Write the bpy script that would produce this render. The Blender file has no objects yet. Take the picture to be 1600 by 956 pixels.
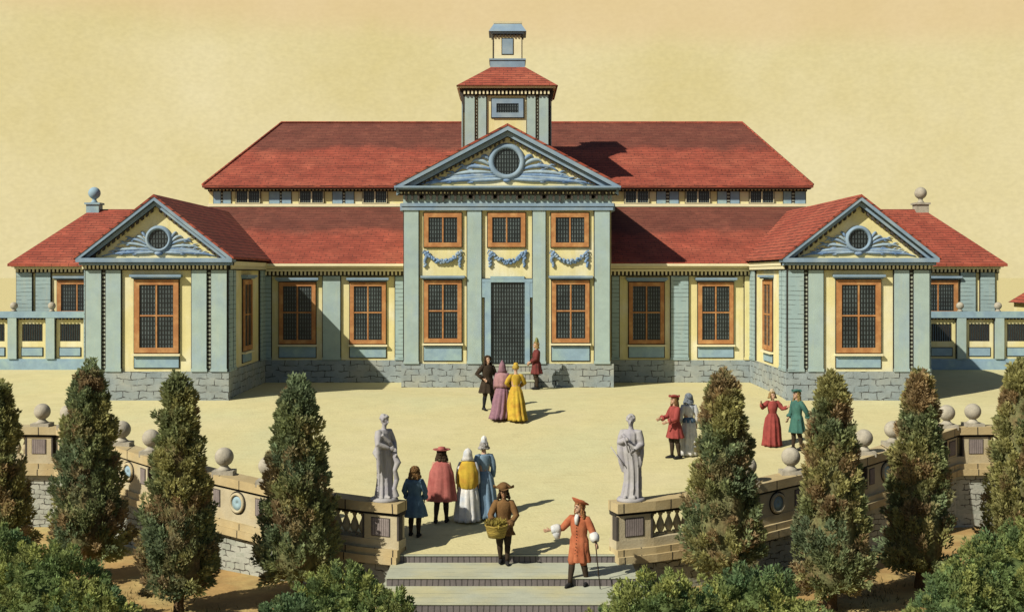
import bpy, bmesh, math, random
from mathutils import Vector, Matrix, noise as mnoise
R = math.radians
SC = bpy.context.scene
COL = SC.collection

# ------------------------------------------------------------------ camera model used to size things
F, CX, HY, CH = 2000.0, 793.0, 431.0, 4.07        # focal length (px of a 1600 px picture), vanishing point, eye height
def X(px, d): return (px - CX) * d / F
def Z(py, d): return CH - (py - HY) * d / F
SLOPE = 0.107
def sm(a, b, t):
    t = max(0.0, min(1.0, (t - a) / (b - a))); return t * t * (3 - 2 * t)
def court(x, d):                                   # height of the forecourt
    z = -SLOPE * (43 - d) if d < 43 else 0.0
    t = d - 43
    if -1.2 < t < 1.2: z = -SLOPE * (1.2 - t) ** 2 / 4.8
    return z + 0.42 * sm(10.5, 13.6, abs(x)) * sm(43.5, 49.5, d)
def dcourt(py):                                    # distance at which the court is seen at picture row py
    lo, hi = 24.0, 60.0
    for _ in range(60):
        m = (lo + hi) / 2
        if HY + (CH - court(0, m)) * F / m > py: lo = m
        else: hi = m
    return lo

# ------------------------------------------------------------------ materials
TONE = .74                                          # overall paleness of the paints and stones
def mat(name, base, rough=0.8, var=0.12, vscale=3.0, build=None, bump=0.0, bscale=30, spec=0.3, blotch=None, streak=None):
    m = bpy.data.materials.new(name); m.use_nodes = True
    nt = m.node_tree; N = nt.nodes; L = nt.links
    b = N['Principled BSDF']; b.inputs['Roughness'].default_value = rough
    b.inputs['Specular IOR Level'].default_value = spec
    geo = N.new('ShaderNodeNewGeometry')
    no = N.new('ShaderNodeTexNoise'); no.inputs['Scale'].default_value = vscale; no.inputs['Detail'].default_value = 6
    no.inputs['Roughness'].default_value = 0.65
    L.new(geo.outputs['Position'], no.inputs['Vector'])
    mr = N.new('ShaderNodeMapRange'); mr.inputs[1].default_value = 0.3; mr.inputs[2].default_value = 0.7
    mr.inputs[3].default_value = TONE * (1 - var); mr.inputs[4].default_value = TONE * (1 + var)
    L.new(no.outputs['Fac'], mr.inputs[0])
    rgb = N.new('ShaderNodeRGB'); rgb.outputs[0].default_value = (*base, 1)
    col = rgb.outputs[0]
    if blotch:                                     # watery patches of a second colour
        n2 = N.new('ShaderNodeTexNoise'); n2.inputs['Scale'].default_value = blotch[1]; n2.inputs['Detail'].default_value = 4
        L.new(geo.outputs['Position'], n2.inputs['Vector'])
        r2 = N.new('ShaderNodeMapRange'); r2.inputs[1].default_value = 0.45; r2.inputs[2].default_value = 0.7
        r2.inputs[4].default_value = blotch[2]
        L.new(n2.outputs['Fac'], r2.inputs[0])
        mx = N.new('ShaderNodeMix'); mx.data_type = 'RGBA'; mx.inputs[7].default_value = (*blotch[0], 1)
        L.new(r2.outputs[0], mx.inputs[0]); L.new(col, mx.inputs[6]); col = mx.outputs[2]
    if streak:                                     # rain streaks and faded paint, running down the wall
        mpp = N.new('ShaderNodeMapping'); mpp.inputs['Scale'].default_value = (3.2, 3.2, .35); L.new(geo.outputs['Position'], mpp.inputs[0])
        n4 = N.new('ShaderNodeTexNoise'); n4.inputs['Scale'].default_value = 1.6; n4.inputs['Detail'].default_value = 7; n4.inputs['Roughness'].default_value = .7
        L.new(mpp.outputs[0], n4.inputs['Vector'])
        r4 = N.new('ShaderNodeMapRange'); r4.inputs[1].default_value = .5; r4.inputs[2].default_value = .72; r4.inputs[4].default_value = streak[1]
        L.new(n4.outputs['Fac'], r4.inputs[0])
        m4 = N.new('ShaderNodeMix'); m4.data_type = 'RGBA'; m4.inputs[7].default_value = (*streak[0], 1)
        L.new(r4.outputs[0], m4.inputs[0]); L.new(col, m4.inputs[6]); col = m4.outputs[2]
    if build: col = build(nt, col)
    mul = N.new('ShaderNodeMix'); mul.data_type = 'RGBA'; mul.blend_type = 'MULTIPLY'; mul.inputs[0].default_value = 1
    L.new(col, mul.inputs[6]); L.new(mr.outputs[0], mul.inputs[7])
    L.new(mul.outputs[2], b.inputs['Base Color'])
    if bump:
        bn = N.new('ShaderNodeTexNoise'); bn.inputs['Scale'].default_value = bscale; bn.inputs['Detail'].default_value = 5
        L.new(geo.outputs['Position'], bn.inputs['Vector'])
        bp = N.new('ShaderNodeBump'); bp.inputs['Strength'].default_value = bump; bp.inputs['Distance'].default_value = 0.03
        L.new(bn.outputs['Fac'], bp.inputs['Height']); L.new(bp.outputs[0], b.inputs['Normal'])
    return m
def wob_uv(nt, amt, scale):
    N, L = nt.nodes, nt.links
    uv = N.new('ShaderNodeUVMap'); uv.uv_map = 'UVMap'
    no = N.new('ShaderNodeTexNoise'); no.inputs['Scale'].default_value = scale; no.inputs['Detail'].default_value = 3
    L.new(uv.outputs[0], no.inputs['Vector'])
    s = N.new('ShaderNodeVectorMath'); s.operation = 'SUBTRACT'; s.inputs[1].default_value = (.5, .5, .5)
    L.new(no.outputs['Color'], s.inputs[0])
    k = N.new('ShaderNodeVectorMath'); k.operation = 'SCALE'; k.inputs['Scale'].default_value = amt
    L.new(s.outputs[0], k.inputs[0])
    a = N.new('ShaderNodeVectorMath'); a.operation = 'ADD'
    L.new(uv.outputs[0], a.inputs[0]); L.new(k.outputs[0], a.inputs[1])
    return a.outputs[0]
def bricks(w, h, mortar, dark, wob=0.06, wscale=2.5, tint=None, gaps=0.0, off=0.5):
    def f(nt, col):
        N, L = nt.nodes, nt.links
        v = wob_uv(nt, wob, wscale)
        br = N.new('ShaderNodeTexBrick'); br.inputs['Scale'].default_value = 1
        br.inputs['Brick Width'].default_value = w; br.inputs['Row Height'].default_value = h
        br.inputs['Mortar Size'].default_value = mortar; br.inputs['Mortar Smooth'].default_value = 0.3
        br.inputs['Color1'].default_value = (1, 1, 1, 1); br.inputs['Color2'].default_value = (.78, .78, .78, 1) if tint is None else (*tint, 1)
        br.inputs['Mortar'].default_value = (1, 1, 1, 1); br.inputs['Bias'].default_value = -0.1; br.offset = off
        L.new(v, br.inputs['Vector'])
        m1 = N.new('ShaderNodeMix'); m1.data_type = 'RGBA'; m1.blend_type = 'MULTIPLY'; m1.inputs[0].default_value = 1
        L.new(col, m1.inputs[6]); L.new(br.outputs['Color'], m1.inputs[7])
        fac = br.outputs['Fac']
        if gaps:                                   # joints worn away in places
            no = N.new('ShaderNodeTexNoise'); no.inputs['Scale'].default_value = 3.0; no.inputs['Detail'].default_value = 2
            L.new(v, no.inputs['Vector'])
            mr = N.new('ShaderNodeMapRange'); mr.inputs[1].default_value = gaps - .06; mr.inputs[2].default_value = gaps + .06
            L.new(no.outputs['Fac'], mr.inputs[0])
            mu = N.new('ShaderNodeMath'); mu.operation = 'MULTIPLY'
            L.new(fac, mu.inputs[0]); L.new(mr.outputs[0], mu.inputs[1]); fac = mu.outputs[0]
        m2 = N.new('ShaderNodeMix'); m2.data_type = 'RGBA'; m2.inputs[7].default_value = (*dark, 1)
        L.new(fac, m2.inputs[0]); L.new(m1.outputs[2], m2.inputs[6])
        return m2.outputs[2]
    return f
def stripes(axis, pitch, frac, dark, wob=0.03, wscale=3.0, gaps=0.0):
    def f(nt, col):
        N, L = nt.nodes, nt.links
        v = wob_uv(nt, wob, wscale)
        sp = N.new('ShaderNodeSeparateXYZ'); L.new(v, sp.inputs[0])
        d = N.new('ShaderNodeMath'); d.operation = 'DIVIDE'; d.inputs[1].default_value = pitch
        L.new(sp.outputs[axis], d.inputs[0])
        fr = N.new('ShaderNodeMath'); fr.operation = 'FRACT'; L.new(d.outputs[0], fr.inputs[0])
        lt = N.new('ShaderNodeMath'); lt.operation = 'LESS_THAN'; lt.inputs[1].default_value = frac
        L.new(fr.outputs[0], lt.inputs[0]); fac = lt.outputs[0]
        if gaps:
            no = N.new('ShaderNodeTexNoise'); no.inputs['Scale'].default_value = 2.2; no.inputs['Detail'].default_value = 2
            L.new(v, no.inputs['Vector'])
            mr = N.new('ShaderNodeMapRange'); mr.inputs[1].default_value = gaps - .05; mr.inputs[2].default_value = gaps + .05
            L.new(no.outputs['Fac'], mr.inputs[0])
            mu = N.new('ShaderNodeMath'); mu.operation = 'MULTIPLY'
            L.new(fac, mu.inputs[0]); L.new(mr.outputs[0], mu.inputs[1]); fac = mu.outputs[0]
        m2 = N.new('ShaderNodeMix'); m2.data_type = 'RGBA'; m2.inputs[7].default_value = (*dark, 1)
        L.new(fac, m2.inputs[0]); L.new(col, m2.inputs[6])
        return m2.outputs[2]
    return f
def lattice(pitch, frac, light):
    def f(nt, col):
        N, L = nt.nodes, nt.links
        v = wob_uv(nt, .012, 4)
        sp = N.new('ShaderNodeSeparateXYZ'); L.new(v, sp.inputs[0])
        outs = []
        for ax, p, q in ((0, pitch, frac), (1, pitch * 1.55, .72)):
            d = N.new('ShaderNodeMath'); d.operation = 'DIVIDE'; d.inputs[1].default_value = p
            L.new(sp.outputs[ax], d.inputs[0])
            fr = N.new('ShaderNodeMath'); fr.operation = 'FRACT'; L.new(d.outputs[0], fr.inputs[0])
            lt = N.new('ShaderNodeMath'); lt.operation = 'LESS_THAN'; lt.inputs[1].default_value = q
            L.new(fr.outputs[0], lt.inputs[0]); outs.append(lt.outputs[0])
        mu = N.new('ShaderNodeMath'); mu.operation = 'MULTIPLY'
        L.new(outs[0], mu.inputs[0]); L.new(outs[1], mu.inputs[1])
        m2 = N.new('ShaderNodeMix'); m2.data_type = 'RGBA'; m2.inputs[7].default_value = (*light, 1)
        L.new(mu.outputs[0], m2.inputs[0]); L.new(col, m2.inputs[6])
        return m2.outputs[2]
    return f
def tiles(zlo=None, zhi=None):
    br0 = bricks(.34, .20, .012, (.10, .028, .02), .05, 2.2, (.80, .72, .72), .47); ln = stripes(1, .20, .17, (.05, .02, .014), .08, 2.0, .38)
    br = lambda nt, c: ln(nt, br0(nt, c))
    def f(nt, col):
        N, L = nt.nodes, nt.links
        if zlo is not None:                        # shading hatch painted in as darker brown upper courses
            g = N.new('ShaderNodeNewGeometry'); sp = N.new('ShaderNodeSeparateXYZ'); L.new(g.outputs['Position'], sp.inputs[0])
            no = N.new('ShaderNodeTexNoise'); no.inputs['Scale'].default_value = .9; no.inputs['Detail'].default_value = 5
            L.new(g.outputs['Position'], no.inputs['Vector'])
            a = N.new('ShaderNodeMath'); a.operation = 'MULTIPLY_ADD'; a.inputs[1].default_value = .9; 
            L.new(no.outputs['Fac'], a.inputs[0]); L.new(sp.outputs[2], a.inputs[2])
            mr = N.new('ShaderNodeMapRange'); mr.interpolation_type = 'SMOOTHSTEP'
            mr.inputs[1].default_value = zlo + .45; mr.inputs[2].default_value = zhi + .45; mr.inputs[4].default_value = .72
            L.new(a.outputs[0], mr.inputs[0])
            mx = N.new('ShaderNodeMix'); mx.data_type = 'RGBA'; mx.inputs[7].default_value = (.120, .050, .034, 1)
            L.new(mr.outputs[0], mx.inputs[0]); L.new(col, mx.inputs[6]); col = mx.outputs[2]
        return br(nt, col)
    return f
INK = (.03, .026, .02)
RED = (.355, .080, .046)
M = {}
M['yellow'] = mat('cream yellow limewash', (.76, .69, .34), .9, .07, 2.5, blotch=((.80, .77, .54), .9, .9), streak=((.62, .53, .22), .5), bump=.12)
M['cream'] = mat('pale cream paint', (.80, .74, .48), .85, .07)
M['blue'] = mat('grey green paint', (.38, .49, .45), .85, .10, 2.0, blotch=((.33, .44, .49), 1.1, .8), streak=((.46, .53, .41), .5), bump=.12)
M['bluec'] = mat('grey blue weatherboard', (.33, .45, .45), .85, .08, 2.0, stripes(1, .155, .11, (.07, .085, .08), .05, 2.6, .45), streak=((.44, .49, .41), .6))
M['trim'] = mat('slate blue paint', (.22, .32, .42), .8, .12, 3.0, blotch=((.34, .42, .44), 1.3, .7))
M['panel'] = mat('sky blue panel paint', (.27, .40, .49), .8, .14, 3.0, blotch=((.33, .46, .42), 1.5, .8))
M['ornament'] = mat('blue stucco relief', (.17, .28, .45), .8, .25, 6.0, blotch=((.36, .45, .50), 2.5, .8))
M['ornlight'] = mat('pale blue stucco relief', (.34, .45, .52), .8, .2, 6.0)
M['ink'] = mat('dark oak joint', INK, .9, .2)
M['dent'] = mat('dark timber bracket', (.07, .06, .05), .9, .2)
M['ladder'] = mat('notched strip', (.42, .46, .36), .9, .1, 3, stripes(1, .135, .5, INK, .02, 4))
M['orange'] = mat('ochre window paint', (.43, .19, .065), .7, .16, 5.0, blotch=((.55, .31, .12), 2.5, .8))
M['lattice'] = mat('leaded glass', (.016, .02, .02), .3, .45, 1.4, lattice(.098, .34, (.10, .13, .13)), spec=.4)
M['stone'] = mat('grey blue rubble stone', (.31, .36, .36), .9, .16, 2.5, bricks(.50, .22, .016, (.05, .05, .045), .20, 2.4, (.82, .86, .90), .47), .3, 18, blotch=((.40, .40, .32), .8, .7))
M['rubble'] = mat('pale rubble wall', (.40, .41, .35), .9, .2, 2.5, bricks(.30, .13, .014, (.06, .055, .045), .16, 4.0, (.80, .84, .82), .48), .4, 18)
M['roof'] = mat('red clay tiles', RED, .85, .22, 1.1, tiles(), .2, 14, blotch=((.43, .12, .068), .5, .9))
M['roofmain'] = mat('red clay tiles with painted shade at ridge', RED, .85, .22, 1.1, tiles(9.5, 10.0), .2, 14, blotch=((.43, .12, .068), .5, .9))
M['roofwing'] = mat('red clay tiles with painted shade at top', RED, .85, .22, 1.1, tiles(5.6, 6.1), .2, 14, blotch=((.43, .12, .068), .5, .9))
def gravel(base):
    def f(nt, col):
        col = base(nt, col); N, L = nt.nodes, nt.links
        g = N.new('ShaderNodeNewGeometry')
        for sc, lo, hi, c, a in ((9.0, .56, .72, (.48, .42, .21), .40), (26.0, .62, .72, (.36, .31, .16), .5), (.35, .5, .7, (.64, .58, .33), .6)):
            n_ = N.new('ShaderNodeTexNoise'); n_.inputs['Scale'].default_value = sc; n_.inputs['Detail'].default_value = 4; L.new(g.outputs['Position'], n_.inputs['Vector'])
            m_ = N.new('ShaderNodeMapRange'); m_.inputs[1].default_value = lo; m_.inputs[2].default_value = hi; m_.inputs[4].default_value = a; L.new(n_.outputs['Fac'], m_.inputs[0])
            mx = N.new('ShaderNodeMix'); mx.data_type = 'RGBA'; mx.inputs[7].default_value = (*c, 1); L.new(m_.outputs[0], mx.inputs[0]); L.new(col, mx.inputs[6]); col = mx.outputs[2]
        return col
    return f
M['sand'] = mat('pale raked sand', (.62, .565, .295), .95, .06, 1.6, gravel(stripes(1, .33, .08, (.50, .44, .22), .14, .35, .55)), .35, 14, blotch=((.58, .575, .325), .22, .8))
def far_meadow(nt, col):                            # beyond the garden the ground turns to pale dry meadow
    N, L = nt.nodes, nt.links; g = N.new('ShaderNodeNewGeometry'); sp = N.new('ShaderNodeSeparateXYZ'); L.new(g.outputs['Position'], sp.inputs[0])
    m_ = N.new('ShaderNodeMapRange'); m_.inputs[1].default_value = 38; m_.inputs[2].default_value = 60; L.new(sp.outputs[1], m_.inputs[0])
    mx = N.new('ShaderNodeMix'); mx.data_type = 'RGBA'; mx.inputs[7].default_value = (.66, .58, .28, 1); L.new(m_.outputs[0], mx.inputs[0]); L.new(col, mx.inputs[6]); return mx.outputs[2]
M['earth'] = mat('ochre earth', (.42, .27, .10), .95, .25, 1.6, far_meadow, .5, 9, blotch=((.50, .42, .17), .7, .9))
M['coping'] = mat('ochre sandstone', (.47, .37, .19), .9, .14, 2.5, stripes(0, .93, .03, INK, .05, 2), .2, 25, blotch=((.52, .45, .27), 1.2, .9))
M['sandstone'] = mat('pale sandstone', (.50, .44, .29), .9, .12, 3, None, .25, 25, blotch=((.46, .37, .20), 1.4, .8))
M['tread'] = mat('pale green flagstone', (.45, .475, .36), .9, .12, 1.2, stripes(1, .34, .05, (.22, .24, .19), .05, .7, .50), .15, 22, blotch=((.53, .50, .28), .8, .9))
M['riser'] = mat('grey stone with painted shade hatching', (.17, .15, .145), .9, .15, 2, stripes(0, .115, .20, (.07, .062, .06), .05, 3), .2, 20)  # sunlit risers get their hatched shade painted in as dark striped colour
M['statue'] = mat('lavender grey marble', (.40, .39, .38), .75, .18, 4, None, .15, 20, blotch=((.28, .27, .31), 4, .9))
M['pierp'] = mat('violet grey slate inset', (.27, .23, .215), .9, .2, 4, stripes(0, .05, .3, (.12, .10, .09), .02, 4), .2, 20)
M['ball'] = mat('weathered limestone', (.40, .37, .29), .9, .25, 5, None, .3, 20)
M['bark'] = mat('brown bark', (.12, .075, .035), .95, .3, 6, None, .6, 20)
M['wicker'] = mat('straw wicker', (.42, .31, .06), .8, .2, 12, stripes(1, .035, .35, (.12, .08, .02), .01, 6))
M['grass'] = mat('dry grass', (.15, .12, .04), .9, .3, 3)
M['skin'] = mat('skin', (.50, .31, .20), .6, .06, 8)
M['eye'] = mat('dark eye', (.02, .015, .01), .4, .0)
M['lip'] = mat('lips', (.36, .12, .09), .6, .05)
FAB = {}
def fab(key, c, b2=None):
    if key not in FAB: FAB[key] = mat(key + ' cloth', c, .9, .18, 9, None, .25, 60, .15, blotch=(b2, 5, .8) if b2 else None)
    return FAB[key]
def leafmat():
    m = bpy.data.materials.new('foliage leaves'); m.use_nodes = True
    nt = m.node_tree; N, L = nt.nodes, nt.links; b = N['Principled BSDF']
    b.inputs['Roughness'].default_value = .75; b.inputs['Specular IOR Level'].default_value = .2
    at = N.new('ShaderNodeVertexColor'); at.layer_name = 'leaf_colour'
    L.new(at.outputs[0], b.inputs['Base Color'])
    tr = N.new('ShaderNodeBsdfTranslucent'); L.new(at.outputs[0], tr.inputs[0])
    mx = N.new('ShaderNodeMixShader'); mx.inputs[0].default_value = .45
    L.new(b.outputs[0], mx.inputs[1]); L.new(tr.outputs[0], mx.inputs[2]); L.new(mx.outputs[0], N['Material Output'].inputs[0])
    return m
M['leaf'] = leafmat()
M['twigs'] = mat('cypress twigs', (.15, .155, .07), .95, .5, 14, None, .8, 14, 0, blotch=((.18, .12, .06), 2.5, .8)); M['shrubtwigs'] = mat('shrub twigs', (.11, .15, .055), .95, .5, 14, None, .8, 14, 0)

# ------------------------------------------------------------------ mesh builder
class MB:
    def __init__(s): s.v = []; s.f = []; s.m = []; s.sm = []
    def add(s, vs, fs, mi=0, smooth=False):
        o = len(s.v); s.v += [Vector(p) for p in vs]
        for q in fs: s.f.append(tuple(o + i for i in q)); s.m.append(mi); s.sm.append(smooth)
    def box(s, x0, x1, y0, y1, z0, z1, mi=0):
        s.hexa([(x0, y0, z0), (x1, y0, z0), (x1, y1, z0), (x0, y1, z0), (x0, y0, z1), (x1, y0, z1), (x1, y1, z1), (x0, y1, z1)], mi)
    def hexa(s, p, mi=0):
        s.add(p, [(3, 2, 1, 0), (4, 5, 6, 7), (0, 1, 5, 4), (1, 2, 6, 5), (2, 3, 7, 6), (3, 0, 4, 7)], mi)
    def prism(s, lo, hi, mi=0, smooth=False):      # two matching rings of 3D points
        n = len(lo)
        s.add(list(lo) + list(hi), [tuple(range(n))[::-1], tuple(range(n, 2 * n))], mi)
        o = len(s.v) - 2 * n
        for i in range(n):
            j = (i + 1) % n; s.f.append((o + i, o + j, o + n + j, o + n + i)); s.m.append(mi); s.sm.append(smooth)
    def py(s, pts, y0, y1, mi=0): s.prism([(x, y0, z) for x, z in pts], [(x, y1, z) for x, z in pts], mi)
    def px(s, pts, x0, x1, mi=0): s.prism([(x0, y, z) for y, z in pts], [(x1, y, z) for y, z in pts], mi)
    def pz(s, pts, z0, z1, mi=0): s.prism([(x, y, z0) for x, y in pts], [(x, y, z1) for x, y in pts], mi)
    def rings(s, rs, mi=0, smooth=True, caps=True):
        n = len(rs[0]); vs = [p for r in rs for p in r]; fs = []
        for a in range(len(rs) - 1):
            for i in range(n):
                j = (i + 1) % n; fs.append((a * n + i, a * n + j, (a + 1) * n + j, (a + 1) * n + i))
        if caps: fs += [tuple(range(n))[::-1], tuple((len(rs) - 1) * n + i for i in range(n))]
        s.add(vs, fs, mi, smooth)
    def tube(s, pts, rad, n=10, mi=0, flat=1.0, up=None, smooth=True):
        P = [Vector(p) for p in pts]; rs = []
        ref = Vector(up) if up else None
        for i, p in enumerate(P):
            t = (P[min(i + 1, len(P) - 1)] - P[max(i - 1, 0)]).normalized()
            if ref is None: ref = Vector((0, 1, 0)) if abs(t.y) < .8 else Vector((1, 0, 0))
            a = (ref - t * ref.dot(t))
            if a.length < 1e-4: a = t.orthogonal()
            a.normalize(); b = t.cross(a); r = rad[i] if isinstance(rad, (list, tuple)) else rad
            if not up: ref = a
            rs.append([p + a * (math.cos(2 * math.pi * k / n) * r * flat) + b * (math.sin(2 * math.pi * k / n) * r) for k in range(n)])
        s.rings(rs, mi, smooth)
    def lathe(s, prof, c=(0, 0, 0), n=20, mi=0, smooth=True, mtx=None):
        rs = []
        for r, z in prof:
            ring = []
            for k in range(n):
                p = Vector((r * math.cos(2 * math.pi * k / n), r * math.sin(2 * math.pi * k / n), z))
                if mtx: p = mtx @ p
                ring.append(p + Vector(c))
            rs.append(ring)
        s.rings(rs, mi, smooth)
    def ball(s, c, r, n=14, mi=0, sc=(1, 1, 1)):
        rs = []; h = max(5, n // 2)
        for a in range(h + 1):
            th = max(.02, min(math.pi - .02, math.pi * a / h))
            rs.append([(c[0] + r * sc[0] * math.sin(th) * math.cos(2 * math.pi * k / n), c[1] + r * sc[1] * math.sin(th) * math.sin(2 * math.pi * k / n), c[2] - r * sc[2] * math.cos(th)) for k in range(n)])
        s.rings(rs, mi, True)
    def xf(s, mtx): s.v = [mtx @ p for p in s.v]; return s
    def mesh(s, name, mats, off=None):
        me = bpy.data.meshes.new(name)
        vs = [p - off for p in s.v] if off else s.v
        me.from_pydata([tuple(p) for p in vs], [], s.f)
        for m in mats: me.materials.append(m)
        bm = bmesh.new(); bm.from_mesh(me); bmesh.ops.recalc_face_normals(bm, faces=bm.faces)
        uvl = bm.loops.layers.uv.new('UVMap'); o = off or Vector((0, 0, 0))
        for f, mi, sv in zip(bm.faces, s.m, s.sm):
            f.material_index = mi; f.smooth = sv
            n = f.normal
            if abs(n.z) > .985: t, b = Vector((1, 0, 0)), Vector((0, 1, 0))
            else:
                t = Vector((0, 0, 1)).cross(n).normalized(); b = n.cross(t)
            for l in f.loops:
                p = l.vert.co + o; l[uvl].uv = (p.dot(t), p.dot(b))
        bm.to_mesh(me); bm.free()
        return me
ROOT = {}
def worldloc(o):
    v = Vector((0, 0, 0))
    while o: v = v + o.location; o = o.parent
    return v
def part(mb, name, mats, parent=None, label=None, local=False):
    """link a builder as ONE mesh object; points are world coordinates unless local"""
    mats = mats if isinstance(mats, (list, tuple)) else [mats]
    off = None
    if parent is not None and not local: off = worldloc(parent)
    o = bpy.data.objects.new(name, mb.mesh(name, mats, off)); COL.objects.link(o)
    if parent is not None: o.parent = parent
    if label: o['label'] = label
    return o
def thing(name, label, cat, loc=(0, 0, 0), rz=0, group=None):
    o = bpy.data.objects.new(name, None); o.empty_display_size = .3; COL.objects.link(o)
    o.location = loc; o.rotation_euler = (0, 0, rz); o['label'] = label; o['category'] = cat
    if group: o['group'] = group
    return o
def single(mb, name, mats, label, cat, loc, group=None):
    mats = mats if isinstance(mats, (list, tuple)) else [mats]
    o = bpy.data.objects.new(name, mb.mesh(name, mats, Vector(loc))); COL.objects.link(o); o.location = loc
    o['label'] = label; o['category'] = cat
    if group: o['group'] = group
    return o
def struct(o): o['kind'] = 'structure'; return o

# ------------------------------------------------------------------ world, sun, camera
w = bpy.data.worlds.new('World'); SC.world = w; w.use_nodes = True
nt = w.node_tree; N, L = nt.nodes, nt.links
SUN = Vector((.97, .80, -1.0)).normalized()
el = math.asin(-SUN.z); az = math.atan2(-SUN.x, -SUN.y)
sky = N.new('ShaderNodeTexSky'); sky.sky_type = 'NISHITA'; sky.sun_disc = False
sky.sun_elevation = el; sky.sun_rotation = az % (2 * math.pi)
bg = N['Background']; bg.inputs[1].default_value = 0.05; L.new(sky.outputs[0], bg.inputs[0])
tc = N.new('ShaderNodeTexCoord')
no = N.new('ShaderNodeTexNoise'); no.inputs['Scale'].default_value = 7; no.inputs['Detail'].default_value = 8; no.inputs['Roughness'].default_value = .6
L.new(tc.outputs['Generated'], no.inputs['Vector'])
cr = N.new('ShaderNodeValToRGB')
cr.color_ramp.elements[0].position = .32; cr.color_ramp.elements[0].color = (.72, .60, .27, 1)
cr.color_ramp.elements[1].position = .68; cr.color_ramp.elements[1].color = (.83, .72, .41, 1)
L.new(no.outputs['Fac'], cr.inputs[0])
n3 = N.new('ShaderNodeTexNoise'); n3.inputs['Scale'].default_value = 260; n3.inputs['Detail'].default_value = 3
mp = N.new('ShaderNodeMapping'); mp.inputs['Scale'].default_value = (1, 1, 1.6)
L.new(tc.outputs['Generated'], mp.inputs[0]); L.new(mp.outputs[0], n3.inputs['Vector'])
gr = N.new('ShaderNodeMapRange'); gr.inputs[1].default_value = .3; gr.inputs[2].default_value = .7; gr.inputs[3].default_value = .95; gr.inputs[4].default_value = 1.04
L.new(n3.outputs['Fac'], gr.inputs[0])
mm = N.new('ShaderNodeMix'); mm.data_type = 'RGBA'; mm.blend_type = 'MULTIPLY'; mm.inputs[0].default_value = 1
L.new(cr.outputs[0], mm.inputs[6]); L.new(gr.outputs[0], mm.inputs[7])
sp = N.new('ShaderNodeSeparateXYZ'); L.new(tc.outputs['Generated'], sp.inputs[0])
# a thin rosy streak of cloud high over the roofs
st = N.new('ShaderNodeMapRange'); st.interpolation_type = 'SMOOTHSTEP'; st.inputs[1].default_value = .187; st.inputs[2].default_value = .215; st.inputs[4].default_value = .5
ma = N.new('ShaderNodeMath'); ma.operation = 'MULTIPLY_ADD'; ma.inputs[1].default_value = .035
L.new(no.outputs['Fac'], ma.inputs[0]); 
mb_ = N.new('ShaderNodeMath'); mb_.operation = 'MULTIPLY_ADD'; mb_.inputs[1].default_value = .03
L.new(sp.outputs[0], mb_.inputs[0]); L.new(sp.outputs[2], mb_.inputs[2]); L.new(mb_.outputs[0], ma.inputs[2])
L.new(ma.outputs[0], st.inputs[0])
mc = N.new('ShaderNodeMix'); mc.data_type = 'RGBA'; mc.inputs[7].default_value = (.80, .56, .30, 1)
L.new(st.outputs[0], mc.inputs[0]); L.new(mm.outputs[2], mc.inputs[6])
bg2 = N.new('ShaderNodeBackground'); bg2.inputs[1].default_value = .745; L.new(mc.outputs[2], bg2.inputs[0])
mr = N.new('ShaderNodeMapRange'); mr.interpolation_type = 'SMOOTHSTEP'; mr.inputs[1].default_value = .24; mr.inputs[2].default_value = .5
L.new(sp.outputs[2], mr.inputs[0])
# parchment glow only ahead; unseen sky above and behind kept dimmer to deepen shadows
yb = N.new('ShaderNodeMapRange'); yb.interpolation_type = 'SMOOTHSTEP'; yb.inputs[1].default_value = -.1; yb.inputs[2].default_value = .45; yb.inputs[3].default_value = 1; yb.inputs[4].default_value = 0
L.new(sp.outputs[1], yb.inputs[0])
mxx = N.new('ShaderNodeMath'); mxx.operation = 'MAXIMUM'; L.new(mr.outputs[0], mxx.inputs[0]); L.new(yb.outputs[0], mxx.inputs[1])
mix = N.new('ShaderNodeMixShader'); L.new(mxx.outputs[0], mix.inputs[0]); L.new(bg2.outputs[0], mix.inputs[1]); L.new(bg.outputs[0], mix.inputs[2])
L.new(mix.outputs[0], N['World Output'].inputs[0])

sd = bpy.data.lights.new('sun', 'SUN'); sd.energy = 5.0; sd.angle = R(.5); sd.color = (1, .93, .80)
so = bpy.data.objects.new('sun', sd); COL.objects.link(so); so.rotation_euler = SUN.to_track_quat('-Z', 'Y').to_euler(); so.location = (-30, 10, 40)
cd = bpy.data.cameras.new('camera'); cd.sensor_width = 36; cd.lens = 36 * F / 1600; cd.clip_end = 5000; cd.clip_start = .1
cd.shift_x = (800 - CX) / 1600; cd.shift_y = (HY - 478) / 1600
co = bpy.data.objects.new('camera', cd); COL.objects.link(co); co.location = (0, 0, CH); co.rotation_euler = (R(90), 0, 0); SC.camera = co
SC.view_settings.view_transform = 'Standard'; SC.view_settings.look = 'None'; SC.view_settings.exposure = .42; SC.view_settings.gamma = 1
SC.render.engine = 'CYCLES'

# ------------------------------------------------------------------ balustrade plan (abs x, distance)
PLAN = [(2.2, 26.85), (3.0, 27.1), (3.8, 27.45), (5.2, 28.25), (6.6, 29.25), (7.9, 30.3), (9.15, 31.45), (10.5, 32.75), (11.75, 33.95), (12.8, 34.0), (30, 34.4)]
GZ = -2.55                                          # lower garden level

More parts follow.
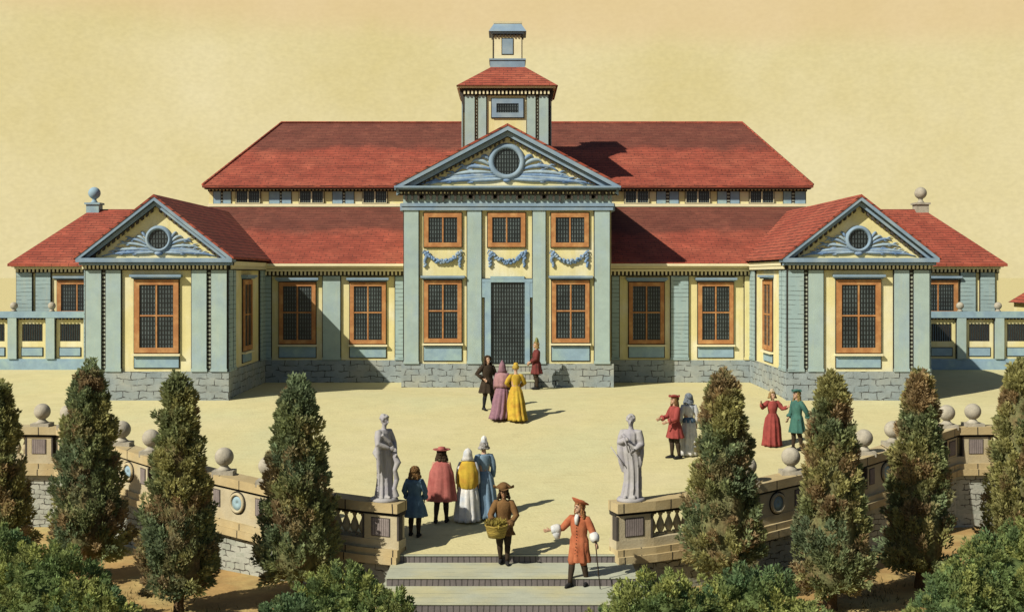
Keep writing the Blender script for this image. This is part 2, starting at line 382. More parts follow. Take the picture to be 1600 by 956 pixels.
# ------------------------------------------------------------------ ground
mb = MB()
xs = [-1500, -400, -120, -60, -30, -15, 0, 15, 30, 60, 120, 400, 1500]; ys = [-300, -40, 0, 12, 20, 26, 34, 45, 90, 200, 500, 1500, 4000]
for j in range(len(ys) - 1):
    for i in range(len(xs) - 1):
        mb.add([(xs[i], ys[j], GZ), (xs[i + 1], ys[j], GZ), (xs[i + 1], ys[j + 1], GZ), (xs[i], ys[j + 1], GZ)], [(0, 1, 2, 3)])
struct(part(mb, 'garden_ground', M['earth']))
mb = MB()                                           # forecourt: follows the balustrade in front
def front(x):
    a = abs(x)
    if a <= 2.2: return 26.75
    for (x0, y0), (x1, y1) in zip(PLAN, PLAN[1:]):
        if x0 <= a <= x1: return y0 + (y1 - y0) * (a - x0) / (x1 - x0)
    return 34.4
cx = sorted(set([round(-30 + i * .5, 3) for i in range(121)] + [s * p[0] for p in PLAN for s in (-1, 1)]))
rows = []
NB = 60
for x in cx:
    f0 = front(x); rows.append([(x, f0 + (80 - f0) * (t / NB) ** 1.5, 0) for t in range(NB + 1)])
vs = [(x, y, court(x, y)) for r in rows for x, y, _ in r]; fs = []
for i in range(len(cx) - 1):
    for t in range(NB): fs.append((i * (NB + 1) + t, (i + 1) * (NB + 1) + t, (i + 1) * (NB + 1) + t + 1, i * (NB + 1) + t + 1))
mb.add(vs, fs, 0, True)
struct(part(mb, 'courtyard_ground', M['sand']))

# steps down to the garden
stair = thing('staircase', 'broad stone garden steps with risers painted in shade grey below the two statues', 'steps', (0.1, 24.5, GZ))
sx0, sx1 = -2.42, 2.6
zt = court(0, 26.75)
for k in range(4):
    z1 = zt - .17 * (k + 1); y1 = 26.75 - 1.35 * k; y0 = y1 - 1.35
    m_ = MB(); e = .06 * k
    m_.box(sx0 - e, sx1 + e, y0 - .02, y1 + .3, z1 - .022, z1, 0)
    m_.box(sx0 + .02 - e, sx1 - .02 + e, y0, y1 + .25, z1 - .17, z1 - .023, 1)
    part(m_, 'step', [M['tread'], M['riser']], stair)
m_ = MB(); m_.box(sx0 + .1, sx1 - .1, 26.72, 27.0, zt - .17, zt - .012, 1); m_.box(sx0 + .1, sx1 - .1, 26.70, 26.99, zt - .03, zt - .006, 0)
part(m_, 'step', [M['tread'], M['riser']], stair)

# ------------------------------------------------------------------ palace
PAL = thing('palace', 'wide cream and blue palace with red tiled roofs, pediments and a central tower', 'palace', (0, 49, 0))
DC, DW, DP, DM, DO, DT = 46.85, 49.0, 42.6, 54.0, 51.5, 52.0
HB = 3.79                                           # half width of central block
BZ = .86                                            # top of stone plinth
def P(mb, name, mats, parent=PAL, label=None): return part(mb, name, mats, parent, label)
IDM = Matrix.Identity(4)
def plane(x, y, rz): return Matrix.Translation((x, y, 0)) @ Matrix.Rotation(rz, 4, 'Z')
def pilaster(u0, u1, z0, z1, mtx, clap=False, out=.10, m0='blue'):
    b = MB(); b.box(u0, u1, -out, .05, z0, z1, 0)
    b.box(u0 - .028, u0, -out * .6, .05, z0, z1 - .01, 1); b.box(u1, u1 + .028, -out * .6, .05, z0, z1 - .01, 1)
    b.box(u0 - .02, u1 + .02, -out - .02, .04, z0, z0 + .10, 0)
    P(b.xf(mtx), 'pilaster', [M['bluec'] if clap else M[m0], M['ink']])
def ladder(u0, u1, z0, z1, mtx):
    b = MB(); b.box(u0, u1, -.03, .04, z0, z1, 0); P(b.xf(mtx), 'notched_strip', [M['ladder']])
def window(u, wd, z0, z1, mtx, hood=True, kind='cross', apron=None, fr=.15, frm='orange'):
    """framed leaded window: frame is the part, pane / hood / glazing bars hang under it"""
    b = MB(); h = wd / 2
    b.box(u - h, u - h + fr, -.09, .03, z0, z1); b.box(u + h - fr, u + h, -.09, .03, z0, z1)
    b.box(u - h + fr, u + h - fr, -.09, .03, z1 - fr, z1 - .001); b.box(u - h + fr, u + h - fr, -.09, .03, z0 + .001, z0 + fr)
    e = .03
    b.box(u - h - e, u + h + e, -.035, .02, z0 - e, z1 + e, 1)
    win = P(b.xf(mtx), 'window', [M[frm], M['ink']])
    b = MB(); b.box(u - h + fr, u + h - fr, -.045, .0, z0 + fr, z1 - fr); P(b.xf(mtx), 'pane', [M['lattice']], win)
    b = MB()
    if kind != 'none': b.box(u - .025, u + .025, -.075, -.03, z0 + fr, z1 - fr)
    if kind == 'cross':
        zm = (z0 + z1) / 2 + .02
        b.box(u - h + fr, u - .025, -.073, -.03, zm - .025, zm + .025); b.box(u + .025, u + h - fr, -.073, -.03, zm - .025, zm + .025)
    if b.v: P(b.xf(mtx), 'glazing_bar', [M[frm]], win)
    if hood:
        b = MB(); b.box(u - h - .07, u + h + .07, -.17, .02, z1 + .035, z1 + .09); b.box(u - h - .12, u + h + .12, -.24, .02, z1 + .09, z1 + .17)
        b.box(u - h - .05, u + h + .05, -.12, .02, z1 + .031, z1 + .0345, 1)
        P(b.xf(mtx), 'hood', [M['trim'], M['ink']], win)
        b = MB(); b.box(u - h - .06, u + h + .06, -.15, .02, z0 - .10, z0 - .032); P(b.xf(mtx), 'sill', [M['cream']], win)
    if apron:
        a0, a1 = apron; b = MB(); b.box(u - h, u + h, -.05, .02, a0, a1); b.box(u - h - .03, u + h + .03, -.028, .015, a0 - .03, a1 + .03, 1)
        P(b.xf(mtx), 'apron_panel', [M['panel'], M['ink']])
def dentils(u0, u1, z0, z1, out, mtx, pitch=.17, name='dentil_band', back=True):
    b = MB(); n = max(1, int((u1 - u0) / pitch)); p = (u1 - u0) / n
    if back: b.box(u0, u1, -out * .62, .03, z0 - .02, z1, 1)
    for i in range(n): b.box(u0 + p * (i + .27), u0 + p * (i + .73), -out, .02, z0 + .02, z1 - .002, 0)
    P(b.xf(mtx), name, [M['cream'], M['ink']])
def cornice(u0, u1, z0, z1, out, mtx, m='cream'):
    b = MB(); zm = z0 + (z1 - z0) * .45
    b.box(u0, u1, -out * .7, .03, z0, zm, 0); b.box(u0 - out * .25, u1 + out * .25, -out, .03, zm, z1, 0)
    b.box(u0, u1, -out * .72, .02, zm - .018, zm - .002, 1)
    P(b.xf(mtx), 'cornice', [M[m], M['ink']])
def pediment(cx, hw, z0, z1, d, band, dback, oc, roofm):
    """gable with raking cornice, oculus and leaf scrolls; roof behind it"""
    k = (z1 - z0) / hw
    tm = MB(); tm.py([(cx - hw + .25, z0), (cx + hw - .25, z0), (cx, z1 - .25 * k)], d - .03, d + .3)
    tym = P(tm, 'pediment', [M['yellow']])
    b = MB()
    for s in (-1, 1):
        def q(t0, t1, y0, y1, mi, end=0.0):         # band between vertical offsets t0 > t1 below the top line
            b.prism([(cx, y0, z1 - t0), (cx, y0, z1 - t1), (cx + s * (hw - end), y0, z0 - t1 + end * k), (cx + s * (hw - end), y0, z0 - t0 + end * k)],
                    [(cx, y1, z1 - t0), (cx, y1, z1 - t1), (cx + s * (hw - end), y1, z0 - t1 + end * k), (cx + s * (hw - end), y1, z0 - t0 + end * k)], mi)
        q(band * .42, -.02, d - .40, d + .25, 0)
        q(band * .47, band * .42, d - .30, d + .2, 1)
        q(band, band * .47, d - .22, d + .2, 0, .05)
        q(band * 1.07, band, d - .15, d + .1, 1, .1)
        # dentils on the rake
        ln = hw - .35; n = int(ln / .16)
        for i in range(n):
            x0 = cx + s * (i * .16 + .1); x1 = x0 + s * .075
            za = z1 - abs(x0 - cx) * k - band; zb = z1 - abs(x1 - cx) * k - band
            b.prism([(x0, d - .13, za + .01), (x1, d - .13, zb + .01), (x1, d - .13, zb - .12), (x0, d - .13, za - .12)],
                    [(x0, d + .02, za + .01), (x1, d + .02, zb + .01), (x1, d + .02, zb - .12), (x0, d + .02, za - .12)], 2)
    P(b, 'raking_cornice', [M['trim'], M['ink'], M['dent']], tym)
    # roof slabs
    b = MB()
    for s in (-1, 1):
        x1 = cx + s * (hw + .06); z_1 = z0 - .06 * k
        b.prism([(cx, d - .42, z1 + .02), (cx, d - .42, z1 + .10), (x1, d - .42, z_1 + .10), (x1, d - .42, z_1 + .02)],
                [(cx, dback, z1 + .02), (cx, dback, z1 + .10), (x1, dback, z_1 + .10), (x1, dback, z_1 + .02)])
    P(b, 'gable_roof', [M[roofm]])
    # oculus
    ox, oz, ro, ri = oc
    mt = Matrix.Translation((ox, d, oz)) @ Matrix.Rotation(R(90), 4, 'X')
    b = MB(); b.lathe([(ri, .0), (ri, .10), (ri + .04, .16), (ro - .05, .16), (ro, .10), (ro + .02, .05), (ro + .02, 0)], n=40, mtx=mt)
    oc_ = P(b, 'oculus', [M['trim']], tym)
    b = MB(); b.lathe([(.001, .0), (.001, .075), (ri, .075), (ri, .0)], n=40, mtx=mt, smooth=False); P(b, 'oculus_pane', [M['lattice']], tym)
    # acanthus scrolls
    b = MB(); rr = random.Random(int(cx * 10) + 5); sz = ro / .62
    W_ = hw - ro - .55
    fr_ = [(-70, .92, .02, .10), (-58, .78, .16, .22), (-48, .62, .05, .05), (-40, .60, .34, .34), (-26, .42, .50, .42), (-12, .22, .62, .36), (6, .10, .80, .2), (-80, .45, -.04, -.05)]
    for s in (-1, 1):
        for j, (an, reach, rise, bulge) in enumerate(fr_):
            a0 = R(an); p0 = Vector((ox + s * math.cos(a0) * ro * .97, d - .06, oz + math.sin(a0) * ro * .97))
            ex = ox + s * (ro + W_ * reach); ez = oz - ro * .95 + rise * ro * 1.9
            lim = z1 - (abs(ex - cx) + .1) * k - band - .16; ez = max(min(ez, lim), z0 + .13)
            p3 = Vector((ex, d - .05, ez)); mid = (p0 + p3) / 2 + Vector((0, -.03, bulge * ro * .9))
            pts = []; rad = []
            for i in range(13):
                u = i / 12; p = p0 * (1 - u) ** 2 + mid * (2 * u * (1 - u)) + p3 * u * u
                if i > 10: p.z -= .035 * sz * (i - 10)
                pts.append(p); rad.append((.018 + .052 * math.sin(math.pi * min(1, u * .95 + .08)) ** .9) * sz)
            b.tube(pts, rad, 8, j % 2, flat=.9, up=(0, 1, 0))
            for u, sg in ((.35, 1), (.55, -1), (.72, 1)):     # side leaflets curling off the stem
                if reach < .3: continue
                p = p0 * (1 - u) ** 2 + mid * (2 * u * (1 - u)) + p3 * u * u
                q1 = p + Vector((s * .13 * sz, -.01, sg * .07 * sz)); q2 = p + Vector((s * .30 * sz, 0, sg * .09 * sz))
                q2.z = max(min(q2.z, z1 - (abs(q2.x - cx) + .05) * k - band - .10), z0 + .07)
                b.tube([p, q1, q2], [.03 * sz, .036 * sz, .008], 7, 0, flat=.9, up=(0, 1, 0))
    b.ball((ox, d - .06, oz - ro - .02), .10, 10, 0, (1.5, 1, .8))
    P(b, 'leaf_scroll', [M['ornament'], M['ornlight']], tym)
    return tym

# --- central block
m0 = plane(0, DC, 0)
b = MB(); b.box(-HB, HB, DC, DM - .05, .3, 7.3); P(b, 'wall', [M['yellow']], label='yellow central block wall')
b = MB(); b.box(-HB - .09, -.92, DC - .09, DW + .2, -.3, BZ); b.box(1.0, HB + .09, DC - .09, DW + .2, -.3, BZ); b.box(-.92, 1.0, DC - .04, DC + .2, -.3, BZ - .03)
P(b, 'stone_plinth', [M['stone']])
PIL = [(630, 655), (729.5, 753), (831.5, 853), (928, 953)]
for a, c in PIL:
    u0, u1 = X(a, DC), X(c, DC); u0 = max(u0, -HB - .01) if a < 640 else u0; u1 = min(u1, HB + .01)
    pilaster(u0 + .02, u1 - .02, BZ, 6.46, m0, out=.12)
b = MB()                                            # entablature
b.box(-HB - .06, HB + .06, DC - .17, DC + .1, 6.46, 6.60, 0); b.box(-HB - .09, HB + .09, DC - .20, DC + .1, 6.60, 6.72, 0)
b.box(-HB - .08, HB + .08, DC - .19, DC + .1, 6.585, 6.60, 1)
b.box(-HB - .02, HB + .02, DC - .13, DC + .1, 6.72, 7.12, 2)
b.box(-HB - .16, HB + .16, DC - .30, DC + .1, 7.12, 7.2, 1)
b.box(-HB - .25, HB + .25, DC - .40, DC + .1, 7.2, 7.26, 0); b.box(-HB - .32, HB + .32, DC - .50, DC + .1, 7.26, 7.33, 0)
# return of the entablature along both flanks
for s in (-1, 1):
    xa, xb = sorted((s * (HB - .02), s * (HB + .15))); b.box(xa, xb, DC + .1, DM, 6.46, 6.72, 0)
    xa, xb = sorted((s * (HB - .02), s * (HB + .30))); b.box(xa, xb, DC + .1, DM, 7.2, 7.38, 0)
P(b, 'entablature', [M['trim'], M['ink'], M['blue']])
b = MB(); n = 34; b.box(-HB + .02, HB - .02, DC - .20, DC - .11, 7.03, 7.115)   # brackets of the frieze, some with a little scroll
rr = random.Random(3)
for i in range(n):
    x = -HB + .1 + (2 * HB - .2) * i / (n - 1); lo = 6.78 + rr.uniform(0, .1)
    b.box(x - .035, x + .035, DC - .27, DC - .12, lo, 7.12, 0)
    if i % 4 == 2:
        mt = Matrix.Translation((x + .10, DC - .13, 6.96)) @ Matrix.Rotation(R(90), 4, 'X')
        b.lathe([(.055, 0), (.055, .04), (.09, .04), (.09, 0)], n=14, mtx=mt)
P(b, 'frieze_bracket', [M['dent']])
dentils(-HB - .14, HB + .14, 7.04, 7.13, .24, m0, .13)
pediment(0, 4.10, 7.32, 9.50, DC, .34, 57.3, (X(792, DC), Z(253, DC), .66, .47), 'roof')
for c in (692, 791.5, 890.5):
    u = X(c, DC); window(u, 1.37, Z(386, DC), Z(333, DC), m0, hood=False, kind='pair', fr=.16)
for c in (692, 891.5):
    u = X(c, DC); window(u, 1.37, Z(535, DC), Z(438, DC), m0, apron=(Z(563, DC), Z(541, DC)))
for c in (692, 793, 890):                           # garlands under the upper windows
    u = X(c, DC); b = MB(); rr = random.Random(c)
    z1 = Z(394, DC)
    for i in range(26):
        t = i / 25; x = u - .56 + 1.12 * t; z = z1 - .06 - .30 * (1 - (2 * t - 1) ** 2)
        for _ in range(2): b.ball((x + rr.uniform(-.02, .02), DC - .05 - rr.uniform(0, .06), z + rr.uniform(-.07, .07)), rr.uniform(.035, .065), 8)
    for s in (-1, 1):
        for i in range(9): b.ball((u + s * (.63 + rr.uniform(-.04, .04)), DC - .05, z1 - .04 - i * .06), .075 - .003 * i, 8)
        b.tube([(u + s * .60, DC - .04, z1 + .02), (u + s * .68, DC - .08, z1 + .07), (u + s * .74, DC - .05, z1 - .06)], [.02, .03, .015], 7)
    P(b, 'garland', [M['ornament']])
# door
dx0, dx1 = X(767, DC), X(820, DC); dzt = Z(441, DC)
b = MB()
b.box(dx0 - .22, dx0, -.13 + DC, DC + .02, BZ, dzt); b.box(dx1, dx1 + .18, DC - .13, DC + .02, BZ, dzt)
b.box(dx0 - .32, dx1 + .28, DC - .135, DC + .02, dzt, dzt + .12); b.box(dx0 - .02, dx1 - .02, DC - .14, DC + .02, dzt + .12, dzt + .22)
b.box(dx0 - .32, dx0 - .22, DC - .12, DC + .02, dzt - .55, dzt); b.box(dx1 + .18, dx1 + .28, DC - .12, DC + .02, dzt - .55, dzt)
b.box(dx0 - .25, dx1 + .21, DC - .05, DC + .015, BZ, dzt - .56, 1); b.box(dx0 - .345, dx1 + .305, DC - .05, DC + .015, dzt - .57, dzt + .145, 1)
door = P(b, 'door', [M['panel'], M['ink']], label='tall dark door with eared blue surround')
b = MB(); b.box(dx0, dx1, DC - .07, DC, BZ, dzt - .001); P(b, 'door_leaf', [M['lattice']], door)
for k in range(3):
    b = MB(); z1 = BZ - .02 - k * .26; y0 = DC - .28 - k * .30
    b.box(-.86 - .02 * k, .94 + .02 * k, y0, DC - .02 - .003 * k, z1 - .05, z1, 0); b.box(-.84 - .02 * k, .92 + .02 * k, y0 + .03, DC - .03 - .003 * k, z1 - .29 if k < 2 else -.2, z1 - .051, 1)
    P(b, 'doorstep', [M['tread'], mat('door step riser %d' % k, (.36, .36, .31), .9, .1, 3, stripes(0, .16, .16, (.12, .12, .10), .03, 3))])

# --- inner wings
for s in (-1, 1):
    mW = plane(0, DW, 0)
    xa, xb = sorted((s * (HB - .1), s * 12.6))
    b = MB(); b.box(xa, xb, DW, DM + .5, .3, 4.25); P(b, 'wall', [M['yellow']], label='yellow wing wall')
    ia, ib = sorted((s * (HB + .085), s * 9.3))
    b = MB(); b.box(ia, ib, DW - .08, DW + .3, -.3, BZ - .01); P(b, 'stone_plinth', [M['stone']])
    cornice(ia + (.1 if s < 0 else 0), ib - (.1 if s > 0 else 0), 4.24, 4.47, .40, mW, 'cream')
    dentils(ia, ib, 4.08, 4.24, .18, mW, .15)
    spec = ([(465, 57), (575, 56)], [(410.5, 424, 1), (505, 532, 0), (618, 630, 1)]) if s < 0 else ([(1010, 55), (1118, 55)], [(956, 967, 1), (1048, 1075, 1), (1163, 1173, 0)])
    for c, ww in spec[0]: window(X(c, DW), ww * .0245, Z(537, DW), Z(441, DW), mW, apron=(Z(558, DW), Z(541, DW)))
    for p0, p1, cl in spec[1]: pilaster(X(p0, DW), X(p1, DW), BZ, 4.24, mW, clap=bool(cl), m0='yellow' if p0 > 1160 else 'blue')
    b = MB(); ra, rb = sorted((s * (HB - .02), s * 12.75))
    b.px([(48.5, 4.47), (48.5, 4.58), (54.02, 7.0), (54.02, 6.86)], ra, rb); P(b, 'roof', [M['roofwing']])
    b = MB(); b.box(ia, ib, 48.44, 48.56, 4.44, 4.53); P(b, 'gutter', [M['cream']])

# --- main body with clerestory and hipped roof
mM = plane(0, DM, 0)
b = MB(); b.box(-12.6, 12.6, DM, 66, .2, 7.74); P(b, 'wall', [M['yellow']], label='yellow clerestory wall')
for s in (-1, 1):
    ua, ub = sorted((s * (HB + .1), s * 12.62)); b = MB(); b.box(ua, ub, DM - .12, DM + .02, 6.98, 7.10); P(b, 'clerestory_sill', [M['cream']])
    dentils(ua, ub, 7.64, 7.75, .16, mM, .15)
    cs = (388, 487, 586) if s < 0 else (995, 1090, 1190)
    for c in cs:
        u = X(c, DM); window(u, 1.02, 7.13, 7.66, mM, hood=False, kind='pair', fr=.02, frm='cream')
    gaps = [(334, 345, 349, 361), (421, 437, 441, 455), (520, 535, 540, 553)] if s < 0 else [(1026, 1040, 1046, 1060), (1121, 1135, 1141, 1155), (1224, 1236, 1242, 1258)]
    for g in gaps:
        for a, c in ((g[0], g[1]), (g[2], g[3])):
            b = MB(); b.box(X(a, DM), X(c, DM), DM - .05, DM + .02, 7.11, 7.62, 0); b.box(X(a, DM) - .02, X(c, DM) + .02, DM - .028, DM + .02, 7.105, 7.63, 1)
            P(b, 'clerestory_panel', [M['panel'], M['ink']])
        b = MB(); b.box(X(g[1], DM) + .025, X(g[2], DM) - .025, DM - .04, DM + .02, 7.11, 7.62); P(b, 'notched_strip', [M['ladder']])
def hip(x0, x1, y0, y1, z0, rx0, rx1, ry, rz, m, name='roof', th=.10, edge=True):
    b = MB()
    b.add([(x0, y0, z0), (x1, y0, z0), (x1, y1, z0), (x0, y1, z0), (rx0, ry, rz), (rx1, ry, rz), (x0, y0, z0 - th), (x1, y0, z0 - th), (x1, y1, z0 - th), (x0, y1, z0 - th)],
          [(0, 1, 5, 4), (2, 3, 4, 5), (1, 2, 5), (3, 0, 4), (6, 9, 8, 7), (0, 6, 7, 1), (1, 7, 8, 2), (2, 8, 9, 3), (3, 9, 6, 0)])
    o = P(b, name, [M[m]])
    return o
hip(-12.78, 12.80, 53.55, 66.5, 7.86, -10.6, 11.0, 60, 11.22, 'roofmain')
b = MB(); b.box(-12.7, 12.72, 53.62, 53.98, 7.70, 7.755); P(b, 'eaves_board', [M['dent']])
b = MB(); b.tube([(-12.76, 53.57, 7.88), (-10.6, 60, 11.25), (11.0, 60, 11.25), (12.78, 53.57, 7.88)], .06, 8); P(b, 'ridge_tiles', [M['roof']])

# --- tower
mT = plane(0, DT, 0); TC = DT + 1.76
tx0, tx1 = X(725, DT), X(858, DT)
b = MB(); b.box(tx0, tx1, DT, DT + 3.5, 7.5, 11.72); P(b, 'tower', [M['yellow']])
for a, c in ((726, 742), (747, 760), (823, 837), (842, 857)): pilaster(X(a, DT) + .01, X(c, DT) - .01, 8.2, 11.42, mT, out=.09)
for a, c in ((742.8, 746.2), (837.8, 841.2)): ladder(X(a, DT) + .028, X(c, DT) - .028, 8.2, 11.42, mT)
for s, xx in ((-1, tx0), (1, tx1)):
    mS = plane(xx, DT + 1.75, R(90) * s)
    for u0 in (-1.72, -1.2, .85, 1.35): pilaster(u0, u0 + .34, 9.0, 11.42, mS)
dentils(tx0 - .05, tx1 + .05, 11.40, 11.56, .22, mT, .15)
b = MB(); b.box(tx0 - .15, tx1 + .15, DT - .15, DT + 3.65, 11.56, 11.66, 0); b.box(tx0 - .26, tx1 + .26, DT - .26, DT + 3.76, 11.66, 11.74, 1); P(b, 'tower_cornice', [M['ink'], M['cream']])
for s, xx in ((-1, tx0), (1, tx1)):                 # curved brackets under the tower eaves
    b = MB(); xs_ = [(xx, 10.7), (xx + s * .05, 10.95), (xx + s * .20, 11.57), (xx - s * .02, 11.57)]
    b.py(xs_, DT - .02, DT + .2); P(b, 'eaves_bracket', [M['dent']])
b = MB(); x0, x1 = X(713, 51.6), X(872, 51.6); u0, u1 = X(768, TC), X(820, TC)
b.prism([(x0, 51.6, 11.74), (x1, 51.6, 11.74), (x1, 55.9, 11.74), (x0, 55.9, 11.74)], [(u0, TC - .7, 12.72), (u1, TC - .7, 12.72), (u1, TC + .7, 12.72), (u0, TC + .7, 12.72)])
P(b, 'tower_roof', [M['roof']])
lx, lw = X(793, TC), .60
b = MB(); b.box(lx - .72, lx + .72, TC - .72, TC + .72, 12.7, 13.0, 1); b.box(lx - .76, lx + .76, TC - .76, TC + .76, 13.0, 13.06, 1)
b.box(lx - lw, lx + lw, TC - lw, TC + lw, 13.06, 14.1, 0)
for e in (-1, 1): b.box(lx + e * lw - .02, lx + e * lw + .02, TC - lw - .02, TC - lw + .02, 13.06, 14.1, 2)
b.box(lx - .6, lx + .6, TC - lw - .07, TC - lw + .02, 14.06, 14.1, 2)
for i in range(9): b.box(lx - .6 + i * .14, lx - .6 + i * .14 + .06, TC - lw - .08, TC - lw + .02, 13.98, 14.1, 2)
b.box(lx - .68, lx + .68, TC - .68, TC + .68, 14.1, 14.19, 1)
CQ = ((-1, -1), (1, -1), (1, 1), (-1, 1))
b.prism([(lx + sx * .78, TC + sy * .78, 14.19) for sx, sy in CQ], [(lx + sx * .56, TC + sy * .56, 14.54) for sx, sy in CQ], 1)
b.prism([(lx + sx * .58, TC + sy * .58, 14.54) for sx, sy in CQ], [(lx + sx * .60, TC + sy * .60, 14.62) for sx, sy in CQ], 0)
lan = P(b, 'lantern', [M['cream'], M['trim'], M['ink']])
b = MB(); b.box(lx - .22, lx + .22, TC - lw - .03, TC - lw + .02, 13.27, 13.9, 0); b.box(lx - .25, lx + .25, TC - lw - .015, TC - lw + .02, 13.24, 13.93, 1); P(b, 'niche_panel', [M['trim'], M['ink']], lan)
window(X(793, DT), 1.28, Z(184, DT), Z(155, DT), mT, hood=False, kind='none', fr=.19, frm='trim')

# --- corner pavilions
for s in (-1, 1):
    cx_ = s * 11.67; hw = 2.33; mP = plane(cx_, DP, 0)
    b = MB(); b.box(cx_ - hw, cx_ + hw, DP, DW + .6, .3, 4.42); P(b, 'wall', [M['yellow']], label='yellow corner pavilion wall')
    b = MB(); b.box(cx_ - hw - .08, cx_ + hw + .08, DP - .08, DW + .1, -.4, BZ + .03); P(b, 'stone_plinth', [M['stone']])
    z0 = BZ + .03
    cl = s > 0
    pilaster(-hw - .01, -hw + .50, z0, 4.28, mP, clap=cl); pilaster(-hw + .66, -hw + 1.15, z0, 4.28, mP)
    pilaster(hw - 1.15, hw - .66, z0, 4.28, mP); pilaster(hw - .50, hw + .01, z0, 4.28, mP)
    ladder(-hw + .53, -hw + .63, z0, 4.28, mP); ladder(hw - .63, hw - .53, z0, 4.28, mP)
    window(.0, 1.47, Z(551, DP), Z(437, DP), mP, apron=(Z(574, DP), Z(556, DP)), fr=.17)
    dentils(-hw - .05, hw + .05, 4.28, 4.42, .20, mP, .13)
    b = MB(); b.box(-hw - .14, hw + .14, -.28, .1, 4.42, 4.52); b.box(-hw - .24, hw + .24, -.40, .1, 4.52, 4.66); b.box(-hw - .1, hw + .1, -.285, .05, 4.50, 4.518, 1)
    P(b.xf(mP), 'cornice', [M['trim'], M['ink']])
    # flank walls: towards the court and the outer side
    for sd in (-1, 1):
        mS = plane(cx_ + sd * hw, DP + 3.2, R(90) * sd)
        e = -3.2 if sd > 0 else 3.2                 # front end in wall coordinates
        g = 1 if sd > 0 else -1
        for t0, t1 in ((.0, .5), (.62, 1.0), (5.4, 5.9), (5.95, 6.3)):
            a, c = sorted((e + g * t0, e + g * t1)); pilaster(a + .01, c - .01, z0, 4.28, mS, clap=True, m0='blue')
        if not (sd != -s):
            window(-.05 * g, 1.5, Z(551, 45.8) + .1, Z(437, 45.8), mS, apron=(1.02, 1.38), fr=.17)
        else:
            window(-.05 * g, 1.5, Z(551, 45.8) + .1, Z(437, 45.8), mS, apron=(1.02, 1.38), fr=.17)
        dentils(-3.2, 3.2, 4.28, 4.42, .18, mS, .15)
        b = MB(); b.box(-3.2, 3.2, -.20, .05, 4.42, 4.56); P(b.xf(mS), 'cornice', [M['cream']])
    pediment(cx_, hw + .25, 4.64, 6.66, DP, .26, 53.9, (cx_ + .08 * (1 if s < 0 else 0), Z(374, DP), .44, .32), 'roof')

# --- outer wings behind the fences
for s in (-1, 1):
    mO = plane(0, DO, 0); xa, xb = sorted((s * 12.5, s * 19.75))
    b = MB(); b.box(xa, xb, DO, 58.5, .2, 4.4); P(b, 'wall', [M['yellow']], label='outer wing wall behind the fence')
    pl = ((27, 51), (57, 80)) if s < 0 else ((1500, 1523), (1531, 1553))
    for a, c in pl: pilaster(X(a, DO), X(c, DO), .4, 4.2, mO, clap=True)
    wu = s * 17.3
    window(wu, 1.6, 1.35, Z(438, DO), mO, fr=.16)
    dentils(xa, xb, 4.2, 4.34, .16, mO, .16)
    cornice(xa, xb, 4.34, 4.52, .34, mO, 'cream')
    for yy in (53.5, 56): 
        mS = plane(s * 19.75, yy, R(90) * s); pilaster(-.5, .0, .4, 4.2, mS, clap=True)
    x0, x1 = sorted((s * 12.4, s * 19.95)); r0, r1 = sorted((s * 12.4, s * 17.85))
    hip(x0, x1, 51.05, 59, 4.55, r0, r1, 55, 6.93, 'roof')
    b = MB(); fx = s * 17.75
    b.box(fx - .27, fx + .27, 54.73, 55.27, 6.75, 7.12); b.box(fx - .33, fx + .33, 54.67, 55.33, 7.12, 7.2)
    b.lathe([(.18, 7.2), (.12, 7.26), (.08, 7.34), (.12, 7.4)], (fx, 55, 0), 16); b.ball((fx, 55, 7.62), .26, 20)
    P(b, 'finial', [M['panel'] if s < 0 else M['ball']])

